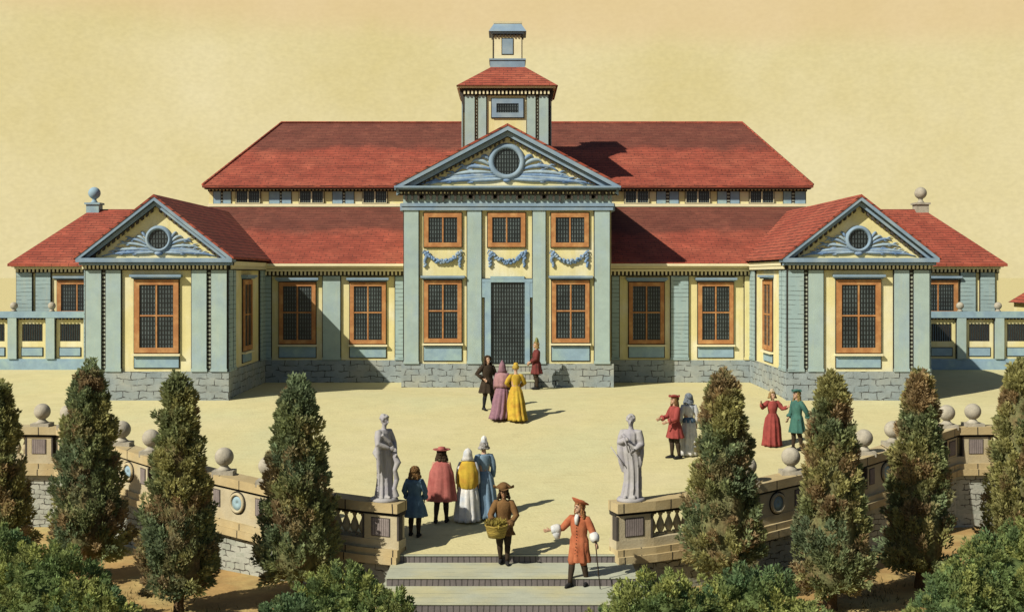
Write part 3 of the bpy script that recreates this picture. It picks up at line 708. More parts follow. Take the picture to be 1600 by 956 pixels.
# ------------------------------------------------------------------ fences beside the palace
def fence(s):
    y = 50.0; g = court(s * 20, y)
    xi, xo = s * 14.15, s * 34
    f = thing('garden_fence', ['low cream fence with barred openings right of the palace, partly shaded', 'low cream fence with barred openings left of the palace, fully sunlit'][s < 0], 'fence', (s * 20, y, g))
    a, c = sorted((xi, xo))
    b = MB(); b.box(a, c, y - .18, y + .18, g - .1, g + .34); b.box(a, c, y - .15, y + .15, g + .34, g + .42); part(b, 'plinth', M['panel'], f)
    b = MB(); b.box(a, c, y - .22, y + .2, 2.44, 2.68, 0)
    n = int((c - a) / .14)
    for i in range(n): b.box(a + i * .14, a + i * .14 + .06, y - .19, y - .05, 2.36, 2.44, 1)
    part(b, 'coping', [M['panel'], M['ink']], f)
    pitch = 1.48; first = {-1: X(81, y), 1: X(1500, y)}[s]
    xs_ = []; x = first
    while abs(x) > 14.6: x -= s * pitch
    x += s * pitch if abs(x) < 14.6 else 0
    prev = xi
    while abs(x) < 34:
        b = MB(); b.box(x - .17, x + .17, y - .21, y + .15, g + .42, 2.44, 0); b.box(x - .2, x - .17, y - .12, y + .1, g + .42, 2.44, 1); b.box(x + .17, x + .2, y - .12, y + .1, g + .42, 2.44, 1)
        part(b, 'post', [M['blue'], M['ink']], f)
        b = MB(); b.lathe([(.13, 2.68), (.08, 2.74), (.06, 2.79)], (x, y, 0), 12); b.ball((x, y, 2.90), .15, 14); part(b, 'ball_finial', M['ball'], f)
        p0, p1 = sorted((prev + s * .2, x - s * .2))
        if p1 - p0 > .5:
            b = MB(); cxx = (p0 + p1) / 2; hw = min(.40, (p1 - p0) / 2 - .12)
            z0, z1 = g + .42, 2.44; wz0, wz1 = 1.52, 2.2
            b.box(p0, cxx - hw, y - .06, y + .06, z0, z1); b.box(cxx + hw, p1, y - .06, y + .06, z0, z1)
            b.box(cxx - hw, cxx + hw, y - .06, y + .06, z0, wz0); b.box(cxx - hw, cxx + hw, y - .06, y + .06, wz1, z1)
            pn = part(b, 'panel', M['yellow'], f)
            b = MB(); b.box(cxx - hw, cxx + hw, y + .0, y + .02, wz0, wz1, 0)
            k = 9
            for i in range(k): b.box(cxx - hw + (i + .3) * 2 * hw / k, cxx - hw + (i + .75) * 2 * hw / k, y - .05, y - .002, wz0, wz1, 1)
            part(b, 'grille', [M['panel'], M['ink']], pn)
            b = MB(); b.box(cxx - hw, cxx + hw, y - .1, y - .06, z0 + .12, z0 + .42, 0); b.box(cxx - hw - .03, cxx + hw + .03, y - .08, y - .058, z0 + .09, z0 + .45, 1)
            part(b, 'inset_panel', [M['panel'], M['ink']], pn)
        prev = x; x += s * pitch
fence(-1); fence(1)

# a roof just showing beyond the right fence
hx, hy = 24.2, 58.0
ho = thing('garden_house', 'small red roofed house just showing beyond the right fence', 'house', (hx, hy, 0))
b = MB(); b.box(hx - .9, hx + .9, hy - .9, hy + .9, -.2, 2.85); part(b, 'wall', M['yellow'], ho)
b = MB(); b.prism([(hx - 1.1, hy - 1.1, 2.85), (hx + 1.1, hy - 1.1, 2.85), (hx + 1.1, hy + 1.1, 2.85), (hx - 1.1, hy + 1.1, 2.85)], [(hx - .05, hy - .05, 3.75), (hx + .05, hy - .05, 3.75), (hx + .05, hy + .05, 3.75), (hx - .05, hy + .05, 3.75)]); part(b, 'roof', M['roof'], ho)
b = MB(); b.box(hx - .35, hx + .35, hy - .94, hy - .88, 1.3, 2.3); part(b, 'window', M['lattice'], ho)

# ------------------------------------------------------------------ balustrades on the retaining wall
def balustrade(s):
    pts = [Vector((s * x, y, 0)) for x, y in PLAN]
    root = thing('balustrade', ['curving sandstone balustrade right of the steps, on the shaded retaining wall', 'curving sandstone balustrade left of the steps, on the sunlit retaining wall'][s < 0], 'balustrade', (s * 7, 29.6, GZ))
    cum = [0]
    for a, c in zip(pts, pts[1:]): cum.append(cum[-1] + (c - a).length)
    def at(t):
        for i in range(len(pts) - 1):
            if t <= cum[i + 1] or i == len(pts) - 2:
                u = (t - cum[i]) / (cum[i + 1] - cum[i]); return pts[i].lerp(pts[i + 1], u)
    def tan(t): return (at(t + .05) - at(max(0, t - .05))).normalized()
    def s_of_x(x):
        lo, hi = 0, cum[-1]
        for _ in range(50):
            m = (lo + hi) / 2
            if abs(at(m).x) < x: lo = m
            else: hi = m
        return lo
    def g(p): return court(0, p.y)
    def nrm(i):
        t0 = (pts[i] - pts[i - 1]).normalized() if i else (pts[1] - pts[0]).normalized()
        t1 = (pts[i + 1] - pts[i]).normalized() if i < len(pts) - 1 else t0
        t = (t0 + t1).normalized(); n = Vector((t.y, -t.x, 0)) * s      # pointing to the garden
        return n / max(.6, n.dot(Vector((t0.y, -t0.x, 0)) * s))
    def layer(b, z0, z1, hf, hb, mi=0, floor=None):
        rs = []
        for i, p in enumerate(pts):
            n = nrm(i); q = g(p); lo = floor if floor is not None else q + z0
            rs.append([p + n * hf + Vector((0, 0, lo)), p - n * hb + Vector((0, 0, lo)), p - n * hb + Vector((0, 0, q + z1)), p + n * hf + Vector((0, 0, q + z1))])
        b.rings(rs, mi, False)
    b = MB(); layer(b, 0, -.16, .20, .12, 0, GZ - .3); part(b, 'retaining_wall', M['rubble'], root)
    b = MB(); layer(b, -.20, -.04, .36, .16); layer(b, -.04, .10, .30, .20); part(b, 'plinth_moulding', M['coping'], root)
    b = MB(); layer(b, .10, .28, .22, .18); part(b, 'base_course', M['sandstone'], root)
    b = MB(); layer(b, .78, .86, .17, .17, 1); layer(b, .86, 1.06, .30, .24)
    layer(b, .84, .86, .26, .2, 1)
    part(b, 'coping', [M['coping'], M['ink']], root)
    def pier(t0, t1, kind, hf=.21):
        c = at((t0 + t1) / 2); t = (at(t1) - at(t0)).normalized(); L_ = (at(t1) - at(t0)).length / 2
        n = Vector((t.y, -t.x, 0)) * s; q0, q1 = g(at(t0)), g(at(t1))
        b = MB()
        def bx(u0, u1, h0, h1, za, zb, mi=0):
            vs = []
            for zz in (za, zb):
                for u, h in ((u0, h0), (u1, h0), (u1, h1), (u0, h1)):
                    qq = q0 + (q1 - q0) * (u + L_) / (2 * L_); p = c + t * u + n * h; vs.append((p.x, p.y, qq + zz))
            b.hexa(vs, mi)
        bx(-L_, L_, -.15, hf, .28, .79)
        bx(-L_ - .02, -L_ + .02, 0, hf + .012, .28, .78, 2); bx(L_ - .02, L_ + .02, 0, hf + .012, .28, .78, 2)
        if kind == 'panel':
            bx(-L_ * .5, L_ * .5, hf - .02, hf + .02, .36, .72, 1); bx(-L_ * .5 - .018, L_ * .5 + .018, hf - .02, hf + .01, .345, .735, 2)
        pr = part(b, 'pier', [M['sandstone'], M['pierp'], M['dent']], root)
        if kind == 'oval':
            for u in (-L_ * .74, L_ * .74):
                b = MB(); bx(u - .1, u + .1, hf - .02, hf + .02, .36, .72, 0); bx(u - .118, u + .118, hf - .02, hf + .01, .345, .735, 1); part(b, 'pier_panel', [M['pierp'], M['dent']], pr)
            zz = (q0 + q1) / 2 + .53
            ax = Matrix((( t.x, 0, n.x), (t.y, 0, n.y), (0, 1, 0))).to_4x4()
            mt = Matrix.Translation(c + n * hf + Vector((0, 0, zz))) @ ax
            b = MB(); b.lathe([(.165, -.02), (.165, .045), (.19, .06), (.225, .05), (.235, -.02)], n=32, mi=0, mtx=mt); b.lathe([(.001, -.02), (.001, .02), (.165, .02), (.165, -.02)], n=32, mi=1, mtx=mt)
            b.lathe([(.236, -.02), (.236, .012), (.262, .012), (.262, -.02)], n=32, mi=2, mtx=mt)
            part(b, 'oval_panel', [M['sandstone'], M['panel'], M['ink']], pr)
        return c
    def ballat(t):
        p = at(t); q = g(p) + 1.05; b = MB()
        b.box(p.x - .24, p.x + .24, p.y - .22, p.y + .22, q - .04, q + .09)
        b.lathe([(.2, q + .09), (.12, q + .14), (.085, q + .19), (.11, q + .23)], (p.x, p.y, 0), 16); b.ball((p.x, p.y, q + .39), .215, 22)
        part(b, 'ball_finial', M['ball'], root)
    piers = [(0.02, .80, 'panel'), (s_of_x(5.15), s_of_x(6.65), 'oval'), (s_of_x(8.45), s_of_x(9.75), 'oval'), (s_of_x(11.3), s_of_x(11.74), 'panel'), (s_of_x(12.0), s_of_x(12.7), 'panel'), (s_of_x(16), s_of_x(16.8), 'panel')]
    for p in piers: pier(*p)
    for x in (5.3, 6.45, 8.62, 9.6, 11.6, 12.35, 16.4): ballat(s_of_x(x))
    # balusters
    pr = MB(); pr.box(-.075, .075, -.075, .075, 0, .05); pr.box(-.07, .07, -.07, .07, .46, .51)
    pr.lathe([(.04, .05), (.055, .08), (.088, .15), (.092, .20), (.07, .28), (.036, .36), (.03, .40), (.05, .43), (.05, .46)], n=12)
    me = pr.mesh('baluster', [M['sandstone']])
    spans = [(piers[i][1], piers[i + 1][0]) for i in range(len(piers) - 1)]
    rl = worldloc(root)
    for a, c in spans:
        n = int((c - a) / .205)
        for i in range(n):
            t = a + (c - a) * (i + .5) / n; p = at(t)
            o = bpy.data.objects.new('baluster', me); COL.objects.link(o); o.parent = root
            o.location = Vector((p.x, p.y, g(p) + .275)) - rl; tt = tan(t); o.rotation_euler = (0, 0, math.atan2(tt.y, tt.x))
    return at
AT = {s: balustrade(s) for s in (-1, 1)}

# ------------------------------------------------------------------ foliage
def leafmesh(leaves, name):
    vs, fs, cols = [], [], []
    for p, d, ln, wd, side, c in leaves:
        a = p; tip = p + d * ln; m1 = p + d * ln * .45; o = len(vs)
        vs += [a, m1 + side * wd, tip, m1 - side * wd]
        fs += [(o, o + 1, o + 2), (o, o + 2, o + 3)]; cols += [c, c]
    me = bpy.data.meshes.new(name); me.from_pydata([tuple(v) for v in vs], [], fs); me.materials.append(M['leaf'])
    at = me.color_attributes.new('leaf_colour', 'FLOAT_COLOR', 'CORNER')
    flat = []
    for c in cols: flat += [c[0], c[1], c[2], 1.0] * 3
    at.data.foreach_set('color', flat)
    return me
def pick(rr, pos, pal, seed):
    n = mnoise.noise(Vector(pos) * 1.1 + Vector((seed * 3.1, 0, 0))); n2 = mnoise.noise(Vector(pos) * 2.3 + Vector((0, seed * 2.7, 5)))
    n += rr.uniform(-.12, .12); n2 += rr.uniform(-.12, .12)
    base = Vector(pal[0]).lerp(Vector(pal[1]), sm(-.05, .35, n)).lerp(Vector(pal[3]), sm(.1, .4, -n)).lerp(Vector(pal[2]), .8 * sm(.05, .42, n2))
    k = rr.uniform(.65, 1.35)
    return tuple(c * k for c in base)
CYP = [(.20, .235, .105), (.31, .30, .115), (.32, .215, .115), (.165, .215, .115)]
BUSH = [(.150, .215, .078), (.31, .34, .105), (.23, .26, .085), (.120, .190, .088)]
def tuft(leaves, rr, p, d, ln, rad, nl, pal, seed, ll=.13, lw=.028):
    d = d.normalized(); ax = d.orthogonal().normalized(); ay = d.cross(ax)
    cc = pick(rr, p, pal, seed)
    for _ in range(nl):
        t = rr.random() ** .8; a = rr.uniform(0, 6.283); r = rad * math.sin(math.pi * min(1, .15 + .85 * t)) ** .7 * rr.uniform(.3, 1)
        o = ax * math.cos(a) + ay * math.sin(a)
        q = p + d * ln * t + o * r; dd = (d * rr.uniform(.6, 1.1) + o * rr.uniform(.3, .9)).normalized()
        sd_ = dd.cross(Vector((rr.uniform(-1, 1), rr.uniform(-1, 1), rr.uniform(-.4, .4)))).normalized()
        k = rr.uniform(.75, 1.25); leaves.append((q, dd, ll * rr.uniform(.7, 1.2), lw * rr.uniform(.8, 1.3), sd_, (cc[0] * k, cc[1] * k, cc[2] * k)))
def cypress(px, d, top, bottom, hw, seed, label, lean=0.0):
    x = X(px, d); zt, zb = Z(top, d), Z(bottom, d); rr = random.Random(seed); Rm = .93 * hw * d / F
    root = thing('cypress_tree', label, 'tree', (x, d, GZ), 0, 'cypress trees along the terrace wall')
    H = zt - zb; lv = []
    b = MB()
    def prof(t): return Rm * (.06 + .90 * (1 - t) ** .62) * min(1, (t / .13 + .22)) ** .55
    nt_ = int(520 * max(.9, Rm / .85))
    for i in range(nt_):
        t = rr.random() ** 1.12; a = rr.uniform(0, 6.283)
        lob = 1 + .16 * mnoise.noise(Vector((math.cos(a) * 1.6, math.sin(a) * 1.6, t * 5 + seed))) + .08 * math.sin(t * 40 + seed)
        r = prof(t) * lob * rr.choice([.62, .74, .82, .86, .9]) ; cx_ = lean * t
        p = Vector((cx_ + math.cos(a) * r, math.sin(a) * r, zb + H * t * .93 - GZ))
        out = Vector((math.cos(a), math.sin(a), 0)); u = rr.uniform(.9, 1.9) if t > .1 else rr.uniform(-.1, .8)
        tuft(lv, rr, p, out * rr.uniform(.55, .95) + Vector((0, 0, u)), rr.uniform(.24, .46) * (1 - .35 * t), .085, 54, CYP, seed, .10, .020)
    for i in range(26):                             # leader
        t = rr.uniform(.88, 1.0); tuft(lv, rr, Vector((lean * t + rr.uniform(-.08, .08), rr.uniform(-.08, .08), zb + H * t * .95 - GZ)), Vector((rr.uniform(-.3, .3), rr.uniform(-.3, .3), 1)), .26, .07, 26, CYP, seed, .11, .024)
    o = bpy.data.objects.new('crown', leafmesh(lv, 'crown')); COL.objects.link(o); o.parent = root
    rs = []                                         # dense twiggy heart of the tree
    for k in range(13):
        t = k / 12; rr_ = prof(max(.02, t)) * .74
        rs.append([(lean * t + math.cos(2 * math.pi * j / 14) * rr_ * rr.uniform(.85, 1.12), math.sin(2 * math.pi * j / 14) * rr_ * rr.uniform(.85, 1.12), zb + .05 + H * .93 * t - GZ) for j in range(14)])
    b.rings(rs, 0, True); part(b, 'inner_twigs', M['twigs'], root, local=True)
    b = MB(); b.tube([(.02, 0, -.12), (0, 0, .1), (.02, .01, .3), (-.01, 0, max(.5, zb - GZ + .5)), (lean * .5, 0, (zb - GZ) + H * .6)], [.13, .10, .085, .08, .03], 10)
    for k in range(6):
        a = rr.uniform(0, 6.28); z_ = zb - GZ + .1 + k * .25; b.tube([(0, 0, z_), (math.cos(a) * Rm * .4, math.sin(a) * Rm * .4, z_ + .3)], [.04, .015], 6)
    part(b, 'trunk', M['bark'], root, local=True)
cypress(0, 29.0, 598, 862, 48, 11, 'tall cypress cut off by the left edge of the picture')
cypress(140, 27.8, 565, 872, 66, 12, 'tall cypress between the left corner piers and the large shrub, second from the left')
cypress(279, 25.3, 583, 928, 66, 13, 'tall cypress with bare trunk showing, left of the oval balustrade panel')
cypress(465, 26.3, 588, 905, 70, 14, 'broad cypress nearest to the left statue, rust tinged foliage')
cypress(1128, 26.2, 580, 890, 68, 15, 'broad cypress nearest to the right statue, beside the couple in red and white', .05)
cypress(1300, 25.4, 582, 925, 66, 16, 'tall cypress with trunk showing, beside the man in the green coat')
cypress(1436, 27.2, 577, 892, 58, 17, 'slim cypress before the right pavilion corner, reddish trunk showing')
cypress(1592, 28.0, 560, 870, 58, 18, 'tall cypress cut off by the right edge of the picture')
def shrub(name, lobes, label, seed, d, dens=1.0):
    rr = random.Random(seed); lv = []; x0 = lobes[0][0]
    root = thing(name, label, 'shrub', (x0, d, GZ), 0, 'shrubs at the foot of the terrace')
    b = MB()
    for lx_, ly, lz, rx, ry, rz_ in lobes:
        c = Vector((lx_ - x0, ly - d, lz - GZ)); n = int(300 * dens * (rx * rz_ + rx * ry) / 1.6)
        for i in range(n):
            a = rr.uniform(0, 6.283); ph = math.asin(rr.uniform(-.35, 1)); k = rr.choice([.7, .85, .95, 1.0])
            k *= 1 + .14 * mnoise.noise(Vector((a * 2, ph * 3, seed)))
            o = Vector((math.cos(a) * math.cos(ph), math.sin(a) * math.cos(ph), math.sin(ph)))
            p = c + Vector((o.x * rx, o.y * ry, o.z * rz_)) * k
            if p.z < .02: continue
            tuft(lv, rr, p, o + Vector((rr.uniform(-.5, .5), rr.uniform(-.5, .5), .45)), rr.uniform(.12, .26), .075, 50, BUSH, seed, .08, .016)
        b.ball(c, 1, 16, 0, (rx * .76, ry * .76, rz_ * .78))
    o = bpy.data.objects.new('foliage', leafmesh(lv, 'foliage')); COL.objects.link(o); o.parent = root
    part(b, 'inner_twigs', M['shrubtwigs'], root, local=True)
shrub('shrub', [(-8.6, 23.6, -2.25, 1.25, 1.1, 1.2), (-9.9, 24.2, -2.15, 1.2, 1.1, 1.3), (-7.5, 22.8, -2.5, .85, .9, .95)], 'large dark shrub in the bottom left corner', 31, 23.6)
shrub('shrub', [(-2.95, 22.6, -2.4, .9, .85, 1.22), (-2.15, 22.1, -2.5, .62, .7, 1.05), (-3.7, 22.3, -2.6, .8, .7, .95)], 'green shrub left of the steps, below the left statue', 32, 22.6)
shrub('shrub', [(2.55, 22.0, -2.45, 1.0, .85, 1.28), (1.85, 21.5, -2.6, .66, .7, 1.0)], 'dark green shrub spilling over the right edge of the steps', 33, 22.0)
shrub('shrub', [(4.35, 22.6, -2.45, 1.05, .9, 1.28), (3.5, 22.3, -2.5, .75, .8, 1.15), (5.05, 22.0, -2.6, .65, .8, .85)], 'low yellowish green shrub below the broad right cypress', 34, 22.6)
shrub('shrub', [(9.4, 24.2, -2.2, 1.15, 1.1, 1.25), (8.3, 23.6, -2.5, .85, .9, .95), (10.6, 24.6, -2.0, 1.2, 1.1, 1.45)], 'large pale green shrub in the bottom right corner', 35, 24.2)
# dry grass between the trees
rr = random.Random(9); b = MB()
def blade(x, y, h):
    a = rr.uniform(0, 6.28); wx, wy = math.cos(a) * .012, math.sin(a) * .012; lx_, ly = rr.uniform(-.06, .06), rr.uniform(-.06, .06)
    b.add([(x - wx, y - wy, GZ - .01), (x + wx, y + wy, GZ - .01), (x + lx_, y + ly, GZ + h)], [(0, 1, 2)])
for cx_, cy, rx, ry, n in ((6.6, 24.2, 2.0, 1.3, 1500), (-6.2, 24.4, 1.6, 1.2, 500), (8.0, 26.5, 1.5, 1.0, 500), (-7.6, 26.5, 1.0, .8, 250), (4.5, 25, 1, .6, 250)):
    for i in range(n):
        x = cx_ + rr.gauss(0, .5) * rx; y = cy + rr.gauss(0, .5) * ry
        if mnoise.noise(Vector((x * 2.2, y * 2.2, 0))) > -.02: blade(x, y, rr.uniform(.04, .14))
o = part(b, 'grass', M['grass']); o['kind'] = 'stuff'; o['label'] = 'dry brown grass tufts on the ochre earth'; o['category'] = 'grass'

# ------------------------------------------------------------------ people
def remesh(mb, voxel, name, mats):
    me = mb.mesh(name, mats[:1]); o = bpy.data.objects.new(name, me); COL.objects.link(o)
    m = o.modifiers.new('fuse', 'REMESH'); m.mode = 'VOXEL'; m.voxel_size = voxel; m.use_smooth_shade = True
    s_ = o.modifiers.new('soft', 'SMOOTH'); s_.factor = .5; s_.iterations = 2
    dg = bpy.context.evaluated_depsgraph_get(); dg.update()
    out = bpy.data.meshes.new_from_object(o.evaluated_get(dg)); bpy.data.objects.remove(o)
    out.name = name
    return out
def hand(b, wrist, d, side, k, curl=.5):
    """palm, four unequal bent fingers and a thumb that leaves the side of the palm"""
    d = d.normalized(); side = (side - d * side.dot(d)).normalized(); nrm_ = d.cross(side)
    w = Vector(wrist)
    b.tube([w - d * .02 * k, w + d * .03 * k, w + d * .085 * k, w + d * .10 * k], [.026 * k, .036 * k, .042 * k, .03 * k], 10, flat=.5, up=nrm_)
    for i, ln in enumerate((.070, .082, .076, .058)):
        p = w + d * .088 * k + side * ((i - 1.5) * -.021 * k); sp = side * ((i - 1.5) * -.10)
        q1 = p + (d + sp).normalized() * ln * .45 * k; c1 = (d + sp + nrm_ * curl).normalized(); q2 = q1 + c1 * ln * .35 * k
        q3 = q2 + (d + sp + nrm_ * curl * 2.4).normalized() * ln * .3 * k
        b.tube([p - d * .015 * k, q1, q2, q3], [.0105 * k, .0100 * k, .0092 * k, .0075 * k], 7)
    p = w + d * .035 * k + side * .032 * k; q = p + (side * .8 + d * .7).normalized() * .04 * k; q2 = q + (d * .9 + side * .25 + nrm_ * curl * .6).normalized() * .034 * k
    b.tube([p - side * .012 * k, q, q2], [.014 * k, .0115 * k, .0085 * k], 7)
REST = {-1: ((-.235, .03, 1.13), (-.255, -.06, .88)), 1: ((.235, .03, 1.13), (.255, -.06, .88))}
def ring(c, rx, ry, n, folds=0, amp=0, ph=0.0, dip=0.0):
    out = []
    for i in range(n):
        a = 2 * math.pi * i / n; f = 1 + 1.6 * amp * (math.cos(folds * a + ph) * .7 + math.cos((folds * 2 + 1) * a + ph * 2.3) * .4)
        out.append((c[0] + math.cos(a) * rx * f, c[1] + math.sin(a) * ry * f, c[2] + dip * math.sin(a)))
    return out
class Person:
    """local axes: facing -Y, +X is the picture's right when facing the viewer"""
    def __init__(s, label, px, feet, H, rz, arms=None, legs=None, turn=0.0, lean=0.0, nod=0.0, z=None, d=None, skin=None, curl=.5):
        s.k = H / 1.75; d = d or dcourt(feet); s.d = d
        zz = court(0, d) if z is None else z
        s.loc = Vector((X(px, d), d, zz)); s.rz = rz
        s.root = thing('person', label, 'person', s.loc, rz)
        s.arms = dict(REST)
        if arms: s.arms.update(arms)
        s.legs = legs or {-1: ((-.10, -.02, .50), (-.11, .02, .08)), 1: ((.10, -.02, .50), (.11, .02, .08))}
        s.lean = lean; s.turn = turn
        s.rng = random.Random(int(px * 7 + feet))
        b = MB(); sh = lambda x, y, zc: Vector((x, y - lean * max(0, (zc - .95)) , zc)) * s.k
        s.sh = sh; K = s.k
        b.tube([sh(0, 0, .86), sh(0, 0, .95), sh(0, .01, 1.08), sh(0, .0, 1.26), sh(0, .01, 1.40), sh(0, .015, 1.455)], [.10 * K, .155 * K, .135 * K, .165 * K, .15 * K, .07 * K], 18, flat=.72, up=(0, 1, 0))
        b.tube([sh(0, .015, 1.40), sh(0, .0, 1.50), sh(0, -.01, 1.58)], [.065 * K, .055 * K, .05 * K], 12)
        for q in (-1, 1):
            e, w = s.arms[q]; S = sh(q * .175, .01, 1.405); E = sh(*e); W = sh(*w)
            b.tube([sh(q * .09, .01, 1.40), S, S.lerp(E, .5), E, E.lerp(W, .4), W], [.06 * K, .062 * K, .052 * K, .042 * K, .044 * K, .028 * K], 12)
            dv = (W - E); side = Vector((-q * .3, -1, .2)) if abs(dv.normalized().z) > .7 else Vector((0, -.3, 1))
            hand(b, W, dv, side, K, curl)
            kn, an = s.legs[q]; hp = Vector((q * .09, 0, .92)) * K; kn = Vector(kn) * K; an = Vector(an) * K
            b.tube([hp, hp.lerp(kn, .5), kn, kn.lerp(an, .35) + Vector((0, .012, 0)), an], [.092 * K, .08 * K, .058 * K, .058 * K, .038 * K], 12)
            b.tube([an + Vector((0, .05, -.045)) * K, an + Vector((0, -.05, -.045)) * K, an + Vector((q * .015, -.17, -.055)) * K], [.035 * K, .038 * K, .02 * K], 10)
        # head
        hc = sh(0, -.02, 1.635); s.hc = hc
        RT = Matrix.Translation(hc) @ Matrix.Rotation(turn, 4, 'Z') @ Matrix.Rotation(nod, 4, 'X'); s.RT = RT
        hb = MB(); hb.ball((0, .012, .015), .1, 20, 0, (.76, .93, 1.02)); hb.ball((0, -.02, -.045), .075, 16, 0, (.78, .85, .9))
        hb.tube([(0, -.085, .015), (0, -.108, -.012), (0, -.088, -.02)], [.010, .016, .010], 8); hb.ball((0, -.075, -.095), .022, 8)
        for q in (-1, 1): hb.ball((q * .077, .01, -.005), .022, 8, 0, (.4, .8, 1.3))
        hb.v = [RT @ (p * K) for p in hb.v]
        b.add(hb.v, hb.f, 0, True)
        me = remesh(b, .011, 'body', [skin or M['skin']])
        me.materials.clear()
        for mm_ in (skin or M['skin'], M['eye'], M['lip']): me.materials.append(mm_)
        bm = bmesh.new(); bm.from_mesh(me)
        eb = MB()
        for q in (-1, 1):
            eb.ball((q * .030, -.079, .012), .0125, 8, 1, (1.2, .6, .8)); eb.tube([(q * .014, -.088, .036), (q * .03, -.089, .041), (q * .05, -.076, .035)], .005, 6, 1)
        eb.tube([(-.022, -.083, -.052), (0, -.09, -.05), (.022, -.083, -.052)], [.004, .008, .004], 6, 2)
        vs = [bm.verts.new(RT @ (p * K)) for p in eb.v]
        for f, mi in zip(eb.f, eb.m):
            ff = bm.faces.new([vs[i] for i in f]); ff.material_index = mi; ff.smooth = True
        bm.to_mesh(me); bm.free()
        o = bpy.data.objects.new('body', me); COL.objects.link(o); o.parent = s.root
    def wear(s, b, name, m, label=None):
        return part(b, name, m, s.root, label, local=True)
    def scaled(s, b):
        b.v = [s.sh(p.x, p.y, p.z) for p in b.v]; return b
    def tors(s, name, m, rows, folds=9, n=44, ph=None):
        """lathe like garment from rows (z, rx, ry, cy, fold)"""
        ph = s.rng.uniform(0, 6) if ph is None else ph; b = MB(); rs = []
        for a, c in zip(rows, rows[1:]):
            for t in (0, .33, .66):
                v = [a[i] + (c[i] - a[i]) * t for i in range(5)]; rs.append(ring((0, v[3], v[0]), v[1], v[2], n, folds, v[4], ph))
        v = rows[-1]; rs.append(ring((0, v[3], v[0]), v[1], v[2], n, folds, v[4], ph)); 
        b.rings(rs, 0, True); return s.wear(s.scaled(b), name, m)
    def sleeves(s, m, r=(.078, .072, .062), cuff=None, cut=.88, puff=0):
        for q in (-1, 1):
            b = MB(); e, w = s.arms[q]; S = s.sh(q * .165, .01, 1.405); E = s.sh(*e); W = s.sh(*w); K = s.k; C = E.lerp(W, cut)
            b.tube([s.sh(q * .10, .01, 1.41), S, S.lerp(E, .5), E, E.lerp(C, .5), C], [.06 * K, r[0] * K, (r[0] + r[1]) / 2 * K * (1.1 + puff), r[1] * K, r[2] * K * (1 + puff), r[2] * K], 14)
            sl = s.wear(b, 'sleeve', m)
            if cuff:
                b = MB(); A = E.lerp(W, cut - .28); Bq = E.lerp(W, cut + .02)
                b.tube([A, A.lerp(Bq, .5), Bq], [(r[2] + .012) * K, (r[2] + .03) * K, (r[2] + .024) * K], 14, 0); part(b, 'cuff', cuff, sl, None, local=True)
    def legsw(s, breech, stock, shoe):
        K = s.k; b = MB(); b2 = MB()
        for q in (-1, 1):
            kn, an = (Vector(v) * K for v in s.legs[q]); hp = Vector((q * .085, 0, .92)) * K
            b.tube([hp, hp.lerp(kn, .55), kn, kn.lerp(an, .12)], [.115 * K, .105 * K, .082 * K, .07 * K], 14)
            b2.tube([kn, kn.lerp(an, .35) + Vector((0, .014, 0)), kn.lerp(an, .8), an], [.068 * K, .068 * K, .047 * K, .046 * K], 14)
            b3 = MB(); b3.tube([an + Vector((0, .075, -.03)) * K, an + Vector((0, .03, -.03)) * K, an + Vector((0, -.06, -.035)) * K, an + Vector((q * .015, -.15, -.05)) * K, an + Vector((q * .018, -.20, -.055)) * K], [.03 * K, .05 * K, .05 * K, .036 * K, .018 * K], 12)
            b3.box((an.x - .032 * K), (an.x + .032 * K), an.y + .02 * K, an.y + .08 * K, an.z - .08 * K, an.z - .02 * K)
            s.wear(b3, 'shoe', shoe)
        s.wear(b, 'breeches', breech); s.wear(b2, 'stockings', stock)
    def hair(s, m, length=.0, full=1.0, bun=False):
        b = MB(); r = s.rng; K = s.k
        for i in range(150):
            a = r.uniform(0, 6.283); zz = r.uniform(-.3, 1)
            c = math.sqrt(1 - min(1, zz * zz)); x, y = math.cos(a) * c, math.sin(a) * c
            if y < -.35 and zz < .62: continue
            p = Vector((x * .084 * full, .016 + y * .10 * full, .03 + zz * .092)); b.ball(p, r.uniform(.018, .030), 7)
        if length:
            for i in range(110):
                t = r.random(); a = r.uniform(-.5, math.pi + .5); rad = (.088 + .035 * t) * full
                b.ball((math.cos(a) * rad, .02 + math.sin(a) * rad * .75, .0 - length * t), r.uniform(.02, .034), 7)
        if bun: b.ball((0, .10, .06), .05, 10)
        b.v = [s.RT @ (p * K) for p in b.v]; return s.wear(b, 'hair', m)
    def hat(s, m, brim=.17, crown=.10, up=.05, cock=3, tilt=0.0, feather=None):
        b = MB(); K = s.k; n = 40
        def brimring(r, dz, amt): return [(math.cos(a) * r, .01 + math.sin(a) * r, .075 + dz + amt * (.5 + .5 * math.cos(cock * a + math.pi / 2)) if cock else .075 + dz + amt) for a in [2 * math.pi * i / n for i in range(n)]]
        b.rings([brimring(.096, 0, 0), brimring(brim * .8, .002, up * .5), brimring(brim, .008, up), brimring(brim, .022, up), brimring(brim * .8, .018, up * .5), brimring(.094, .02, 0)], 0, True, False)
        b.lathe([(.098, .07), (.095, .08 + crown * .5), (.082, .075 + crown), (.04, .085 + crown), (.002, .087 + crown)], (0, .01, 0), 24)
        if feather:
            pass
        mt = s.RT @ Matrix.Rotation(tilt, 4, 'X'); b.v = [mt @ (p * K) for p in b.v]
        return s.wear(b, 'hat', m)
